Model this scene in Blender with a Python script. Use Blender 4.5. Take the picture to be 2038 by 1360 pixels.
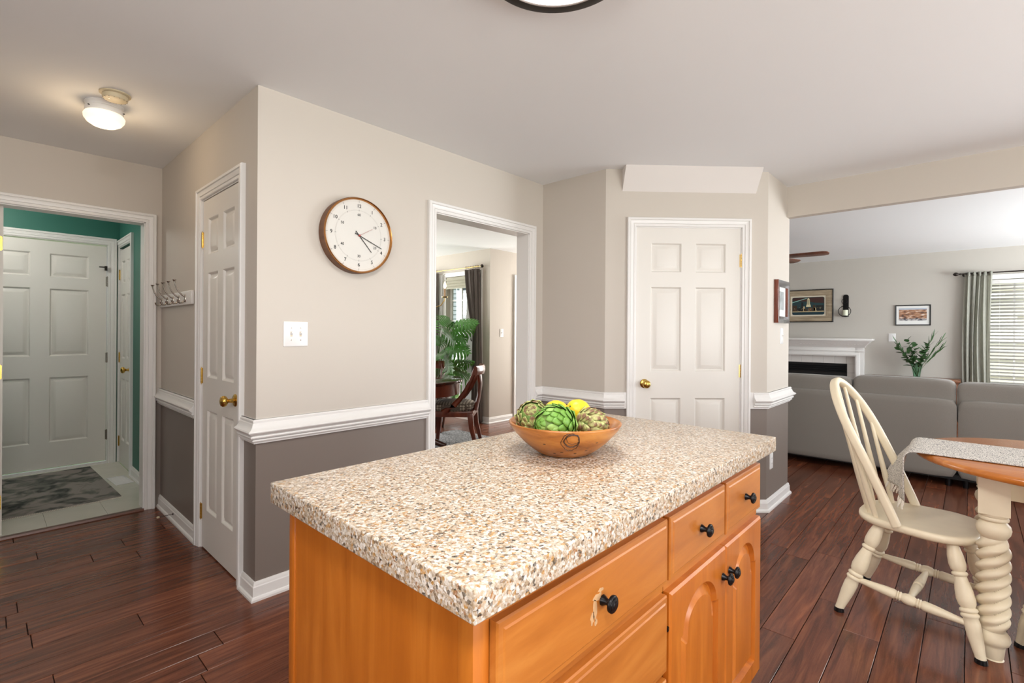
import bpy, bmesh, math, random
from mathutils import Vector, Matrix
random.seed(7)
for o in list(bpy.data.objects): bpy.data.objects.remove(o, do_unlink=True)
sc = bpy.context.scene
col = sc.collection
R = math.radians
# ------------------------------------------------------------------ camera
YAW, PITCH, ROLL = R(42.8876), R(-0.056), R(0.4036)
CAM = Vector((0, 0, 1.2779))
_F = Vector((math.cos(YAW), math.sin(YAW), 0)); _R = Vector((math.sin(YAW), -math.cos(YAW), 0)); _U = Vector((0, 0, 1))
_F2 = _F*math.cos(PITCH)+_U*math.sin(PITCH); _U2 = _U*math.cos(PITCH)-_F*math.sin(PITCH)
_R3 = _R*math.cos(ROLL)+_U2*math.sin(ROLL); _U3 = _U2*math.cos(ROLL)-_R*math.sin(ROLL)
cd = bpy.data.cameras.new('camera'); cam = bpy.data.objects.new('camera', cd); col.objects.link(cam)
m = Matrix((_R3, _U3, -_F2)).transposed().to_4x4(); m.translation = CAM
cam.matrix_world = m
cd.sensor_width = 36; cd.lens = 982.0/2038*36; cd.shift_x = 0; cd.shift_y = -17.8/2038
cd.clip_start = 0.02; cd.clip_end = 200
sc.camera = cam
# ------------------------------------------------------------------ view, sky
vs = sc.view_settings
vs.view_transform = 'Standard'; vs.look = 'None'; vs.gamma = 1; vs.use_curve_mapping = False
vs.exposure = 0.22
W = bpy.data.worlds.new('sky'); sc.world = W; W.use_nodes = True
wn = W.node_tree.nodes; bg = wn['Background']
bg.inputs[0].default_value = (0.80, 0.90, 1.0, 1); bg.inputs[1].default_value = 1.15
sun_d = bpy.data.lights.new('sun', 'SUN'); sun_d.energy = 4.0; sun_d.angle = R(3); sun_d.color = (1, .95, .86)
sun = bpy.data.objects.new('sun', sun_d); col.objects.link(sun); sun.rotation_euler = Vector((.36, .34, -.87)).to_track_quat('-Z', 'Y').to_euler(); sun.location = (0, 0, 20)
def area(name, loc, target, sx, sy, power, color=(1, 1, 1), spread=180):
    d = bpy.data.lights.new(name, 'AREA'); d.shape = 'RECTANGLE'; d.size = sx; d.size_y = sy; d.energy = power; d.color = color; d.spread = R(spread)
    o = bpy.data.objects.new(name, d); col.objects.link(o); o.location = loc
    o.rotation_euler = (Vector(target)-Vector(loc)).to_track_quat('-Z', 'Y').to_euler()
    return o
# added area lamps as daylight at assumed unseen windows, mostly tilted up for the ceilings
area('assumed_kitchen_bay_fill', (1.6, -3.02, 1.1), (1.6, 0, 4.4), 3.0, 2.0, 105, (1.0, 1.0, .995))  # assumed bay; aimed steeply up to brighten the kitchen ceiling
area('assumed_sink_window_fill', (-1.93, -.3, 1.5), (0, -.3, 3.2), 2.0, 1.1, 42, (1.0, 1.0, .995))  # assumed window; tilted up as extra ceiling fill
area('assumed_living_window_fill', (7.0, -3.02, 1.3), (7.0, 0, 3.8), 3.2, 1.5, 215, (.93, .97, 1.0))  # unseen window assumed to whiten the living room ceiling
area('assumed_dining_window_fill', (3.2, 7.0, 1.4), (3.2, 4, 1.9), 2.2, 1.7, 85, (1.0, .985, .96))  # added to light the dining room from an unseen end window
area('added_foyer_fill', (7.0, 4.1, 1.4), (5, 4.6, 1.4), .8, 1.8, 60, (1.0, .97, .93))  # added fill that brightens the foyer wall, no sidelight known

# ------------------------------------------------------------------ helpers
H = 2.44
def lin(c):
    return tuple(((v/255)/12.92 if v/255 <= .04045 else ((v/255+.055)/1.055)**2.4) for v in c)
class MB:
    def __init__(s): s.v = []; s.f = []; s.m = []
    def add(s, v, f, mi=0, M=None):
        n = len(s.v)
        for p in v:
            p = Vector(p)
            s.v.append(tuple(M @ p) if M is not None else tuple(p))
        for q in f: s.f.append([i+n for i in q]); s.m.append(mi)
        return s
    def box(s, x0, x1, y0, y1, z0, z1, mi=0, M=None):
        return s.add([(x0,y0,z0),(x1,y0,z0),(x1,y1,z0),(x0,y1,z0),(x0,y0,z1),(x1,y0,z1),(x1,y1,z1),(x0,y1,z1)],
            [(0,3,2,1),(4,5,6,7),(0,1,5,4),(1,2,6,5),(2,3,7,6),(3,0,4,7)], mi, M)
    def lathe(s, prof, n=24, M=None, mi=0, cap=True):
        v = []; f = []; k = len(prof)
        for i in range(n):
            a = 2*math.pi*i/n
            for r, z in prof: v.append((r*math.cos(a), r*math.sin(a), z))
        for i in range(n):
            j = (i+1) % n
            for t in range(k-1): f.append((i*k+t, j*k+t, j*k+t+1, i*k+t+1))
        if cap and prof[0][0] > 1e-6: f.append([i*k for i in reversed(range(n))])
        if cap and prof[-1][0] > 1e-6: f.append([i*k+k-1 for i in range(n)])
        return s.add(v, f, mi, M)
    def turned(s, p0, p1, prof, n=14, mi=0):
        p0 = Vector(p0); p1 = Vector(p1); d = p1-p0; L = d.length
        M = Matrix.Translation(p0) @ d.to_track_quat('Z', 'Y').to_matrix().to_4x4()
        return s.lathe([(r, t*L) for t, r in prof], n, M, mi)
    def tube(s, pts, rad, n=8, mi=0, closed=False, flat=None, up=None):
        pts = [Vector(p) for p in pts]; k = len(pts)
        if not hasattr(rad, '__len__'): rad = [rad]*k
        v = []; f = []; nrm = None
        for i, p in enumerate(pts):
            a = pts[(i-1) % k] if (i > 0 or closed) else p; b = pts[(i+1) % k] if (i < k-1 or closed) else p
            t = (b-a).normalized()
            if up is not None: u = (Vector(up) - t*t.dot(Vector(up))).normalized()
            elif nrm is None:
                u = t.orthogonal().normalized()
            else: u = (nrm - t*t.dot(nrm)).normalized()
            nrm = u; w = t.cross(u)
            fl = flat if flat else 1
            for j in range(n):
                an = 2*math.pi*j/n
                v.append(p+u*(rad[i]*math.cos(an))+w*(rad[i]*fl*math.sin(an)))
        for i in range(k if closed else k-1):
            i2 = (i+1) % k
            for j in range(n):
                j2 = (j+1) % n
                f.append((i*n+j, i*n+j2, i2*n+j2, i2*n+j))
        if not closed:
            f.append(list(reversed(range(n)))); f.append([(k-1)*n+j for j in range(n)])
        return s.add(v, f, mi)
    def sweep(s, path, prof, fn, closed=False, mi=0):
        # path: 2-D points; prof: (offset along left normal, depth); fn(u, v, d) -> 3-D
        k = len(path); P = [Vector(p) for p in path]; v = []; f = []; n = len(prof)
        for i in range(k):
            if closed or 0 < i < k-1:
                a = (P[i]-P[(i-1) % k]).normalized(); b = (P[(i+1) % k]-P[i]).normalized()
                na = Vector((-a.y, a.x)); nb = Vector((-b.y, b.x)); mm = (na+nb).normalized(); mm = mm/max(.2, mm.dot(na))
            else:
                a = (P[1]-P[0]) if i == 0 else (P[-1]-P[-2]); a = a.normalized(); mm = Vector((-a.y, a.x))
            for o, d in prof:
                q = P[i]+mm*o; v.append(fn(q.x, q.y, d))
        for i in range(k if closed else k-1):
            i2 = (i+1) % k
            for j in range(n):
                j2 = (j+1) % n
                f.append((i*n+j, i2*n+j, i2*n+j2, i*n+j2))
        if not closed:
            f.append(list(range(n))); f.append([(k-1)*n+j for j in reversed(range(n))])
        return s.add(v, f, mi)
    def prism(s, poly, d0, d1, fn, mi=0):
        n = len(poly)
        v = [fn(u, w, d0) for u, w in poly]+[fn(u, w, d1) for u, w in poly]
        f = [list(range(n)), [n+i for i in reversed(range(n))]]+[(i, (i+1) % n, n+(i+1) % n, n+i) for i in range(n)]
        return s.add(v, f, mi)
    def rings(s, loops, cap0=False, cap1=True, mi=0):
        n = len(loops[0]); v = [p for l in loops for p in l]; f = []
        for i in range(len(loops)-1):
            for j in range(n):
                j2 = (j+1) % n
                f.append((i*n+j, i*n+j2, (i+1)*n+j2, (i+1)*n+j))
        if cap0: f.append(list(reversed(range(n))))
        if cap1: f.append([(len(loops)-1)*n+j for j in range(n)])
        return s.add(v, f, mi)
    def grid(s, fn, nu, nv, mi=0):
        v = [fn(i/nu, j/nv) for i in range(nu+1) for j in range(nv+1)]
        f = [(i*(nv+1)+j, (i+1)*(nv+1)+j, (i+1)*(nv+1)+j+1, i*(nv+1)+j+1) for i in range(nu) for j in range(nv)]
        return s.add(v, f, mi)
    def mesh(s, name, mats, bevel=0, smooth=35, weld=False, segs=2, thick=0):
        me = bpy.data.meshes.new(name); me.from_pydata([tuple(p) for p in s.v], [], s.f)
        for i, p in enumerate(me.polygons): p.material_index = s.m[i]
        bm = bmesh.new(); bm.from_mesh(me)
        if weld: bmesh.ops.remove_doubles(bm, verts=bm.verts, dist=1e-5)
        bmesh.ops.recalc_face_normals(bm, faces=bm.faces)
        if bevel:
            es = [e for e in bm.edges if len(e.link_faces) == 2 and e.calc_face_angle(0) > R(28)]
            bmesh.ops.bevel(bm, geom=es, offset=bevel, segments=segs, affect='EDGES', profile=.5, clamp_overlap=True)
        if smooth:
            for fc in bm.faces: fc.smooth = True
            for e in bm.edges:
                if len(e.link_faces) == 2: e.smooth = e.calc_face_angle(0) < R(smooth)
        bm.to_mesh(me); bm.free()
        for mt in (mats if isinstance(mats, (list, tuple)) else [mats]): me.materials.append(mt)
        return me
    def build(s, name, mats, parent=None, bevel=0, smooth=35, weld=False, segs=2, loc=None, rz=0):
        me = s.mesh(name, mats, bevel, smooth, weld, segs)
        return inst(name, me, parent, loc, rz)
def inst(name, me, parent=None, loc=None, rz=0, M=None):
    o = bpy.data.objects.new(name, me); col.objects.link(o)
    if parent: o.parent = parent
    if M is not None: o.matrix_local = M
    else:
        if loc is not None: o.location = loc
        o.rotation_euler = (0, 0, rz)
    return o
def tag(o, label=None, cat=None, group=None, kind=None):
    if label: o['label'] = label
    if cat: o['category'] = cat
    if group: o['group'] = group
    if kind: o['kind'] = kind
    return o
def thing(name, label, cat, loc=(0, 0, 0), rz=0, group=None, kind=None):
    o = bpy.data.objects.new(name, None); col.objects.link(o); o.empty_display_size = .05
    o.location = loc; o.rotation_euler = (0, 0, rz)
    return tag(o, label, cat, group, kind)
def solid(o, t, off=0):
    md = o.modifiers.new('thickness', 'SOLIDIFY'); md.thickness = t; md.offset = off; return o
def subd(o, l=2):
    md = o.modifiers.new('subd', 'SUBSURF'); md.levels = l; md.render_levels = l; return o
def T(x, y, z): return Matrix.Translation((x, y, z))
def Rx(a): return Matrix.Rotation(a, 4, 'X')
def Ry(a): return Matrix.Rotation(a, 4, 'Y')
def Rz(a): return Matrix.Rotation(a, 4, 'Z')
def rrect(w, h, r, n=5):
    pts = []
    for cx, cy, a0 in ((w/2-r, h/2-r, 0), (-w/2+r, h/2-r, 90), (-w/2+r, -h/2+r, 180), (w/2-r, -h/2+r, 270)):
        for i in range(n+1):
            a = R(a0+90*i/n); pts.append((cx+r*math.cos(a), cy+r*math.sin(a)))
    return pts
def text_mesh(name, s, size, mat, align='CENTER'):
    cu = bpy.data.curves.new(name, 'FONT'); cu.body = s; cu.size = size; cu.align_x = align; cu.align_y = 'CENTER'; cu.resolution_u = 3; cu.offset = size*.018
    o = bpy.data.objects.new(name, cu); col.objects.link(o)
    dg = bpy.context.evaluated_depsgraph_get(); me = bpy.data.meshes.new_from_object(o.evaluated_get(dg))
    vs_ = [tuple(v.co) for v in me.vertices]; fs = [tuple(p.vertices) for p in me.polygons]
    bpy.data.objects.remove(o, do_unlink=True); bpy.data.curves.remove(cu); bpy.data.meshes.remove(me)
    return vs_, fs

# ------------------------------------------------------------------ materials
def nodes(name):
    mt = bpy.data.materials.new(name); mt.use_nodes = True
    nt = mt.node_tree; return mt, nt, nt.nodes, nt.links, nt.nodes['Principled BSDF']
def pm(name, c, rough=.5, metal=0, var=0.0, vscale=6, bump=0, bscale=200, spec=.5, coat=0, emit=0, emitc=None, trans=0, alpha=1, stretch=None, sheen=0):
    mt, nt, N, L, b = nodes(name)
    c = tuple(c)[:3]
    b.inputs['Base Color'].default_value = (*c, 1); b.inputs['Roughness'].default_value = rough; b.inputs['Metallic'].default_value = metal
    b.inputs['Specular IOR Level'].default_value = spec; b.inputs['Coat Weight'].default_value = coat; b.inputs['Coat Roughness'].default_value = .1
    b.inputs['Sheen Weight'].default_value = sheen
    if trans: b.inputs['Transmission Weight'].default_value = trans
    if alpha < 1: b.inputs['Alpha'].default_value = alpha
    if emit: b.inputs['Emission Color'].default_value = (*(emitc or c), 1); b.inputs['Emission Strength'].default_value = emit
    if var or bump:
        tc = N.new('ShaderNodeTexCoord'); mp = N.new('ShaderNodeMapping'); L.new(tc.outputs['Object'], mp.inputs[0])
        if stretch: mp.inputs['Scale'].default_value = stretch
    if var:
        nz = N.new('ShaderNodeTexNoise'); nz.inputs['Scale'].default_value = vscale; nz.inputs['Detail'].default_value = 5; L.new(mp.outputs[0], nz.inputs['Vector'])
        mx = N.new('ShaderNodeMix'); mx.data_type = 'RGBA'
        mx.inputs[6].default_value = (*[v*(1-var) for v in c], 1); mx.inputs[7].default_value = (*[min(1, v*(1+var)) for v in c], 1)
        L.new(nz.outputs[0], mx.inputs[0]); L.new(mx.outputs[2], b.inputs['Base Color'])
    if bump:
        n2 = N.new('ShaderNodeTexNoise'); n2.inputs['Scale'].default_value = bscale; n2.inputs['Detail'].default_value = 3; L.new(mp.outputs[0], n2.inputs['Vector'])
        bp = N.new('ShaderNodeBump'); bp.inputs['Strength'].default_value = bump; bp.inputs['Distance'].default_value = .002
        L.new(n2.outputs[0], bp.inputs['Height']); L.new(bp.outputs[0], b.inputs['Normal'])
    return mt
def wood(name, c1, c2, c3=None, scale=(2, 30, 30), rough=.35, coat=.2, rand=0.0, bump=.05, spec=.5, scratch=False):
    mt, nt, N, L, b = nodes(name)
    tc = N.new('ShaderNodeTexCoord'); mp = N.new('ShaderNodeMapping'); mp.inputs['Scale'].default_value = scale
    L.new(tc.outputs['Object'], mp.inputs[0])
    oi = N.new('ShaderNodeObjectInfo')
    if rand:
        vm = N.new('ShaderNodeVectorMath'); vm.operation = 'MULTIPLY'; vm.inputs[1].default_value = (37, 53, 11)
        cb = N.new('ShaderNodeCombineXYZ')
        for i in range(3): L.new(oi.outputs['Random'], cb.inputs[i])
        L.new(cb.outputs[0], vm.inputs[0]); L.new(vm.outputs[0], mp.inputs['Location'])
    n1 = N.new('ShaderNodeTexNoise'); n1.inputs['Scale'].default_value = 1; n1.inputs['Detail'].default_value = 8; n1.inputs['Roughness'].default_value = .62; n1.inputs['Distortion'].default_value = .6
    L.new(mp.outputs[0], n1.inputs['Vector'])
    rp = N.new('ShaderNodeValToRGB'); L.new(n1.outputs[0], rp.inputs[0])
    e = rp.color_ramp.elements; e[0].position = .28; e[0].color = (*c1, 1); e[1].position = .72; e[1].color = (*c2, 1)
    if c3: x = e.new(.5); x.color = (*c3, 1)
    out = rp.outputs[0]
    if rand:
        hs = N.new('ShaderNodeHueSaturation'); mr = N.new('ShaderNodeMapRange'); mr.inputs[3].default_value = 1-rand; mr.inputs[4].default_value = 1+rand
        L.new(oi.outputs['Random'], mr.inputs[0]); L.new(mr.outputs[0], hs.inputs['Value']); L.new(out, hs.inputs['Color']); out = hs.outputs[0]
    if scratch:
        mp2 = N.new('ShaderNodeMapping'); L.new(tc.outputs['Object'], mp2.inputs[0]); mp2.inputs['Scale'].default_value = (9, 9, 9)
        w1 = N.new('ShaderNodeTexNoise'); w1.inputs['Scale'].default_value = 5; w1.inputs['Detail'].default_value = 6; w1.inputs['Distortion'].default_value = 2.5
        L.new(mp2.outputs[0], w1.inputs['Vector'])
        r2 = N.new('ShaderNodeValToRGB'); L.new(w1.outputs[0], r2.inputs[0]); q = r2.color_ramp.elements
        q[0].position = .495; q[0].color = (0, 0, 0, 1); q[1].position = .5; q[1].color = (1, 1, 1, 1); x = q.new(.505); x.color = (0, 0, 0, 1)
        mu = N.new('ShaderNodeMath'); mu.operation = 'MULTIPLY'; mu.inputs[1].default_value = .25; L.new(r2.outputs[0], mu.inputs[0])
        mx = N.new('ShaderNodeMix'); mx.data_type = 'RGBA'; L.new(mu.outputs[0], mx.inputs[0]); L.new(out, mx.inputs[6]); mx.inputs[7].default_value = (.45, .22, .11, 1); out = mx.outputs[2]
    L.new(out, b.inputs['Base Color'])
    b.inputs['Roughness'].default_value = rough; b.inputs['Coat Weight'].default_value = coat; b.inputs['Coat Roughness'].default_value = .12; b.inputs['Specular IOR Level'].default_value = spec
    if bump:
        bp = N.new('ShaderNodeBump'); bp.inputs['Strength'].default_value = bump; bp.inputs['Distance'].default_value = .002
        L.new(n1.outputs[0], bp.inputs['Height']); L.new(bp.outputs[0], b.inputs['Normal'])
    return mt
def speckle(name):
    mt, nt, N, L, b = nodes(name)
    tc = N.new('ShaderNodeTexCoord')
    nz = N.new('ShaderNodeTexNoise'); nz.inputs['Scale'].default_value = 60; L.new(tc.outputs['Object'], nz.inputs['Vector'])
    ad = N.new('ShaderNodeMix'); ad.data_type = 'RGBA'; ad.blend_type = 'LINEAR_LIGHT'; ad.inputs[0].default_value = .003
    L.new(tc.outputs['Object'], ad.inputs[6]); L.new(nz.outputs[1], ad.inputs[7])
    def layer(scale, stops):
        vo = N.new('ShaderNodeTexVoronoi'); vo.inputs['Scale'].default_value = scale; L.new(ad.outputs[2], vo.inputs['Vector'])
        sp = N.new('ShaderNodeSeparateColor'); L.new(vo.outputs['Color'], sp.inputs[0])
        rp = N.new('ShaderNodeValToRGB'); rp.color_ramp.interpolation = 'CONSTANT'; L.new(sp.outputs[0], rp.inputs[0])
        e = rp.color_ramp.elements
        while len(e) > 1: e.remove(e[-1])
        e[0].position = 0; e[0].color = (*stops[0][1], 1)
        for p, c in stops[1:]: x = e.new(p); x.color = (*c, 1)
        return rp.outputs[0], vo
    a, v1 = layer(180, [(0, (.52, .43, .33)), (.22, (.68, .63, .56)), (.42, (.36, .26, .16)), (.56, (.50, .40, .29)), (.70, (.20, .125, .07)), (.78, (.48, .25, .07)), (.85, (.76, .73, .69)), (.91, (.045, .038, .03)), (.965, (.30, .12, .03))])
    c, v2 = layer(340, [(0, (.52, .42, .32)), (.3, (.74, .70, .65)), (.54, (.34, .25, .16)), (.74, (.11, .08, .055)), (.85, (.54, .29, .09)), (.94, (.03, .027, .023))])
    mx = N.new('ShaderNodeMix'); mx.data_type = 'RGBA'; mx.inputs[0].default_value = .30; L.new(a, mx.inputs[6]); L.new(c, mx.inputs[7])
    L.new(mx.outputs[2], b.inputs['Base Color']); b.inputs['Roughness'].default_value = .30; b.inputs['Specular IOR Level'].default_value = .5
    return mt
def two_tone_noise(name, stops, scale=20, detail=6, rough=.8, stretch=None, bump=.3, dist=0):
    mt, nt, N, L, b = nodes(name)
    tc = N.new('ShaderNodeTexCoord'); mp = N.new('ShaderNodeMapping'); L.new(tc.outputs['Object'], mp.inputs[0])
    if stretch: mp.inputs['Scale'].default_value = stretch
    nz = N.new('ShaderNodeTexNoise'); nz.inputs['Scale'].default_value = scale; nz.inputs['Detail'].default_value = detail; nz.inputs['Distortion'].default_value = dist
    L.new(mp.outputs[0], nz.inputs['Vector'])
    rp = N.new('ShaderNodeValToRGB'); L.new(nz.outputs[0], rp.inputs[0]); e = rp.color_ramp.elements
    e[0].position = stops[0][0]; e[0].color = (*stops[0][1], 1); e[1].position = stops[-1][0]; e[1].color = (*stops[-1][1], 1)
    for p, c in stops[1:-1]: x = e.new(p); x.color = (*c, 1)
    L.new(rp.outputs[0], b.inputs['Base Color']); b.inputs['Roughness'].default_value = rough
    if bump:
        bp = N.new('ShaderNodeBump'); bp.inputs['Strength'].default_value = bump; bp.inputs['Distance'].default_value = .003
        L.new(nz.outputs[0], bp.inputs['Height']); L.new(bp.outputs[0], b.inputs['Normal'])
    return mt
def dots(name, base, dot, scale):
    mt, nt, N, L, b = nodes(name)
    tc = N.new('ShaderNodeTexCoord'); vo = N.new('ShaderNodeTexVoronoi'); vo.inputs['Scale'].default_value = scale; vo.inputs['Randomness'].default_value = .0
    L.new(tc.outputs['Object'], vo.inputs['Vector'])
    rp = N.new('ShaderNodeValToRGB'); L.new(vo.outputs['Distance'], rp.inputs[0]); e = rp.color_ramp.elements
    e[0].position = .40; e[0].color = (*dot, 1); e[1].position = .45; e[1].color = (*base, 1)
    L.new(rp.outputs[0], b.inputs['Base Color']); b.inputs['Roughness'].default_value = .85
    return mt
def glass(name, tint=(1, 1, 1), mix=.08, rough=0.0):
    # thin window glass: transparent with a weak mirror reflection
    mt, nt, N, L, b = nodes(name); N.remove(b)
    tr = N.new('ShaderNodeBsdfTransparent'); tr.inputs[0].default_value = (*tint, 1)
    gl = N.new('ShaderNodeBsdfGlossy'); gl.inputs['Roughness'].default_value = rough
    mx = N.new('ShaderNodeMixShader'); mx.inputs[0].default_value = mix
    L.new(tr.outputs[0], mx.inputs[1]); L.new(gl.outputs[0], mx.inputs[2]); L.new(mx.outputs[0], N['Material Output'].inputs[0])
    return mt
def cloth(name, c, trans=.3, rough=.9, var=.08):
    mt, nt, N, L, b = nodes(name)
    tc = N.new('ShaderNodeTexCoord'); mp = N.new('ShaderNodeMapping'); mp.inputs['Scale'].default_value = (1, 1, .15); L.new(tc.outputs['Object'], mp.inputs[0])
    nz = N.new('ShaderNodeTexNoise'); nz.inputs['Scale'].default_value = 160; L.new(mp.outputs[0], nz.inputs['Vector'])
    mx = N.new('ShaderNodeMix'); mx.data_type = 'RGBA'; mx.inputs[6].default_value = (*[v*(1-var) for v in c], 1); mx.inputs[7].default_value = (*[v*(1+var) for v in c], 1)
    L.new(nz.outputs[0], mx.inputs[0]); L.new(mx.outputs[2], b.inputs['Base Color']); b.inputs['Roughness'].default_value = rough; b.inputs['Specular IOR Level'].default_value = .15
    tl = N.new('ShaderNodeBsdfTranslucent'); L.new(mx.outputs[2], tl.inputs[0])
    ms = N.new('ShaderNodeMixShader'); ms.inputs[0].default_value = trans
    L.new(b.outputs[0], ms.inputs[1]); L.new(tl.outputs[0], ms.inputs[2]); L.new(ms.outputs[0], N['Material Output'].inputs[0])
    return mt
MT = {}
MT['wall'] = pm('greige_wall_paint', (.585, .533, .472), .62, bump=.04, bscale=250, var=.015, vscale=2)
MT['lower'] = pm('taupe_wall_paint', (.205, .170, .148), .45, bump=.04, bscale=250, var=.02, vscale=2)
MT['ceil'] = pm('ceiling_paint', (.85, .865, .875), .85, bump=.05, bscale=150, var=.012, vscale=1.5)
MT['green'] = pm('green_wall_paint', (.03, .155, .115), .5, var=.03)
MT['living'] = pm('living_wall_paint', (.52, .49, .445), .62, var=.02, vscale=2)
MT['trim'] = pm('white_trim_paint', (.80, .785, .765), .32, spec=.5)
MT['door'] = pm('white_door_paint', (.76, .73, .68), .36, bump=.05, bscale=60, stretch=(6, 6, .5))
MT['soffit'] = pm('soffit_paint', (.74, .70, .67), .7)
MT['sub'] = pm('subfloor_dark', (.02, .01, .008), .8)
MT['plank'] = wood('hardwood_plank', lin((70, 39, 28)), lin((138, 83, 56)), lin((106, 60, 42)), scale=(2.6, 34, 34), rough=.24, coat=.12, rand=.24, bump=.03, scratch=True, spec=.32)
MT['maple'] = wood('honey_maple', lin((164, 94, 32)), lin((200, 130, 58)), lin((184, 111, 43)), scale=(2.0, 22, 14), rough=.34, coat=.25, bump=.03)
MT['maplev'] = wood('honey_maple_upright', lin((168, 90, 22)), lin((204, 122, 42)), lin((186, 104, 29)), scale=(16, 16, 1.6), rough=.34, coat=.25, bump=.03)
MT['counter'] = speckle('speckled_solid_surface')
MT['brownwood'] = wood('brown_cabinet_wood', lin((92, 56, 36)), lin((140, 92, 62)), scale=(4, 4, 20), rough=.4)
MT['black'] = pm('black_metal', (.012, .011, .012), .3, .6)
MT['brass'] = pm('brass', (.62, .40, .10), .22, 1)
MT['nickel'] = pm('brushed_nickel', (.42, .38, .34), .22, 1)
MT['plastic'] = pm('white_plastic', (.82, .81, .80), .3)
MT['copper'] = pm('copper_bezel', (.55, .26, .09), .25, 1)
MT['walnut'] = wood('brown_clock_case', lin((96, 62, 40)), lin((122, 82, 54)), scale=(8, 8, 60), rough=.5, coat=0)
MT['clockface'] = pm('clock_face', (.67, .65, .605), .6)
MT['ink'] = pm('ink', (.02, .02, .02), .6)
MT['inkgrey'] = pm('ink_grey', (.42, .40, .37), .6)
MT['red'] = pm('red_paint', (.35, .04, .03), .5)
MT['cream'] = pm('cream_distressed_paint', lin((226, 213, 186)), .42, var=.09, vscale=14, bump=.05, bscale=40)
MT['oak'] = wood('oak_tabletop', lin((172, 98, 38)), lin((206, 134, 66)), lin((190, 114, 48)), scale=(30, 2.5, 10), rough=.25, coat=.3)
MT['runner'] = two_tone_noise('grey_woven_runner', [(.38, (.12, .12, .13)), (.45, (.58, .54, .49)), (.60, (.78, .74, .69))], 130, 3, .95, (.8, 3, 3), .8)
MT['fringe'] = pm('fringe_yarn', (.70, .64, .56), .95, var=.15, vscale=60)
MT['sofa'] = pm('grey_linen_sofa', (.285, .265, .24), .95, var=.12, vscale=260, bump=.5, bscale=420, spec=.1, sheen=.15)
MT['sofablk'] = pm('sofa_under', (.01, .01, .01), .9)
MT['bowl'] = wood('maple_bowl', lin((112, 58, 20)), lin((202, 138, 66)), lin((174, 106, 42)), scale=(8, 8, 26), rough=.32, coat=.3)
MT['burl'] = pm('burnt_knot', (.055, .022, .010), .5, var=.6, vscale=60)
MT['lemon'] = pm('lemon_peel', (.90, .60, .02), .38, bump=.5, bscale=160, var=.05)
MT['glass'] = glass('window_glass', (.97, .985, .98), .06)
MT['rug'] = two_tone_noise('grey_patterned_rug', [(.36, (.05, .055, .05)), (.46, (.15, .145, .13)), (.56, (.30, .265, .24))], 6, 6, 1, (1, 1, 1), .8, 1.0)
MT['rugd'] = two_tone_noise('dining_rug', [(.4, (.10, .105, .11)), (.6, (.36, .36, .36))], 60, 4, 1, None, .8)
MT['vinyl'] = pm('vinyl_floor', (.64, .62, .53), .22, var=.10, vscale=5, coat=.2)
MT['cherry'] = wood('cherry_wood', lin((78, 30, 16)), lin((140, 68, 38)), lin((108, 46, 26)), scale=(10, 10, 2), rough=.3, coat=.4)
MT['mahog'] = wood('dark_mahogany', lin((40, 18, 12)), lin((84, 42, 28)), scale=(12, 3, 3), rough=.12, coat=.6)
MT['dotseat'] = dots('dotted_seat_fabric', (.12, .095, .075), (.48, .42, .33), 34)
MT['drape'] = cloth('taupe_drape', (.17, .145, .135), .06, .7)
MT['sheer'] = cloth('white_sheer', (.78, .77, .76), .45)
MT['linen'] = cloth('green_grey_linen', (.62, .62, .56), .6, .9, .2)
MT['blind'] = cloth('white_blind_slat', (.86, .85, .82), .30, .5, .01)
MT['shade'] = cloth('roman_shade', (.62, .60, .50), .35)
MT['leafd'] = pm('plant_leaf', (.07, .24, .035), .35, var=.45, vscale=9)
MT['leafe'] = pm('eucalyptus_leaf', (.045, .115, .035), .5, var=.5, vscale=22)
MT['stem'] = pm('green_stem', (.09, .16, .04), .5)
MT['lampglass'] = pm('lit_frosted_glass', (1, .93, .80), .3, emit=.75, emitc=(1.0, .84, .60))
MT['ringglass'] = pm('lit_white_diffuser', (1, 1, 1), .4, emit=34, emitc=(1, .975, .94))
MT['domefill'] = pm('added_dome_fill', (1, 1, 1), .4, emit=72, emitc=(1, .98, .96))  # glow of the added dome fill behind the camera
MT['bronze'] = pm('dark_bronze', (.030, .022, .018), .38, .5)
MT['almond'] = pm('aged_plastic', (.62, .53, .36), .45)
MT['fanblade'] = wood('fan_blade', lin((92, 56, 44)), lin((124, 80, 62)), scale=(3, 20, 20), rough=.4)
MT['firebox'] = pm('black_louvre', (.010, .010, .011), .45)
MT['tile'] = pm('white_tile', (.74, .72, .69), .25)
MT['mantel'] = pm('white_mantel', (.76, .745, .72), .4)
MT['barn'] = wood('weathered_wood', lin((128, 112, 90)), lin((182, 166, 140)), scale=(4, 40, 40), rough=.8, coat=0)
MT['mat'] = pm('picture_mat', (.72, .66, .53), .8)
MT['white'] = pm('paper_white', (.80, .80, .78), .7)
MT['rosewood'] = wood('red_brown_frame', lin((84, 34, 20)), lin((140, 64, 36)), scale=(20, 20, 3), rough=.25, coat=.4)
MT['pewter'] = pm('grey_gloss_frame', (.15, .14, .15), .2, .7)
MT['gold'] = pm('antique_gold', (.55, .40, .16), .3, 1)
MT['flame'] = pm('lit_candle_bulb', (1, .8, .5), .3, emit=9, emitc=(1, .62, .25))
MT['candle'] = pm('candle_sleeve', (.75, .55, .35), .6)
MT['grass'] = two_tone_noise('lawn', [(.35, (.09, .15, .04)), (.65, (.24, .32, .12))], 3, 5, 1, None, 0)
MT['grey_siding'] = pm('grey_siding', (.42, .46, .50), .8)
MT['cream_siding'] = pm('cream_siding', (.80, .75, .62), .8)
MT['roof'] = pm('roof_shingle', (.16, .15, .15), .9)
MT['extwhite'] = pm('exterior_white', (.85, .85, .84), .6)
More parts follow.
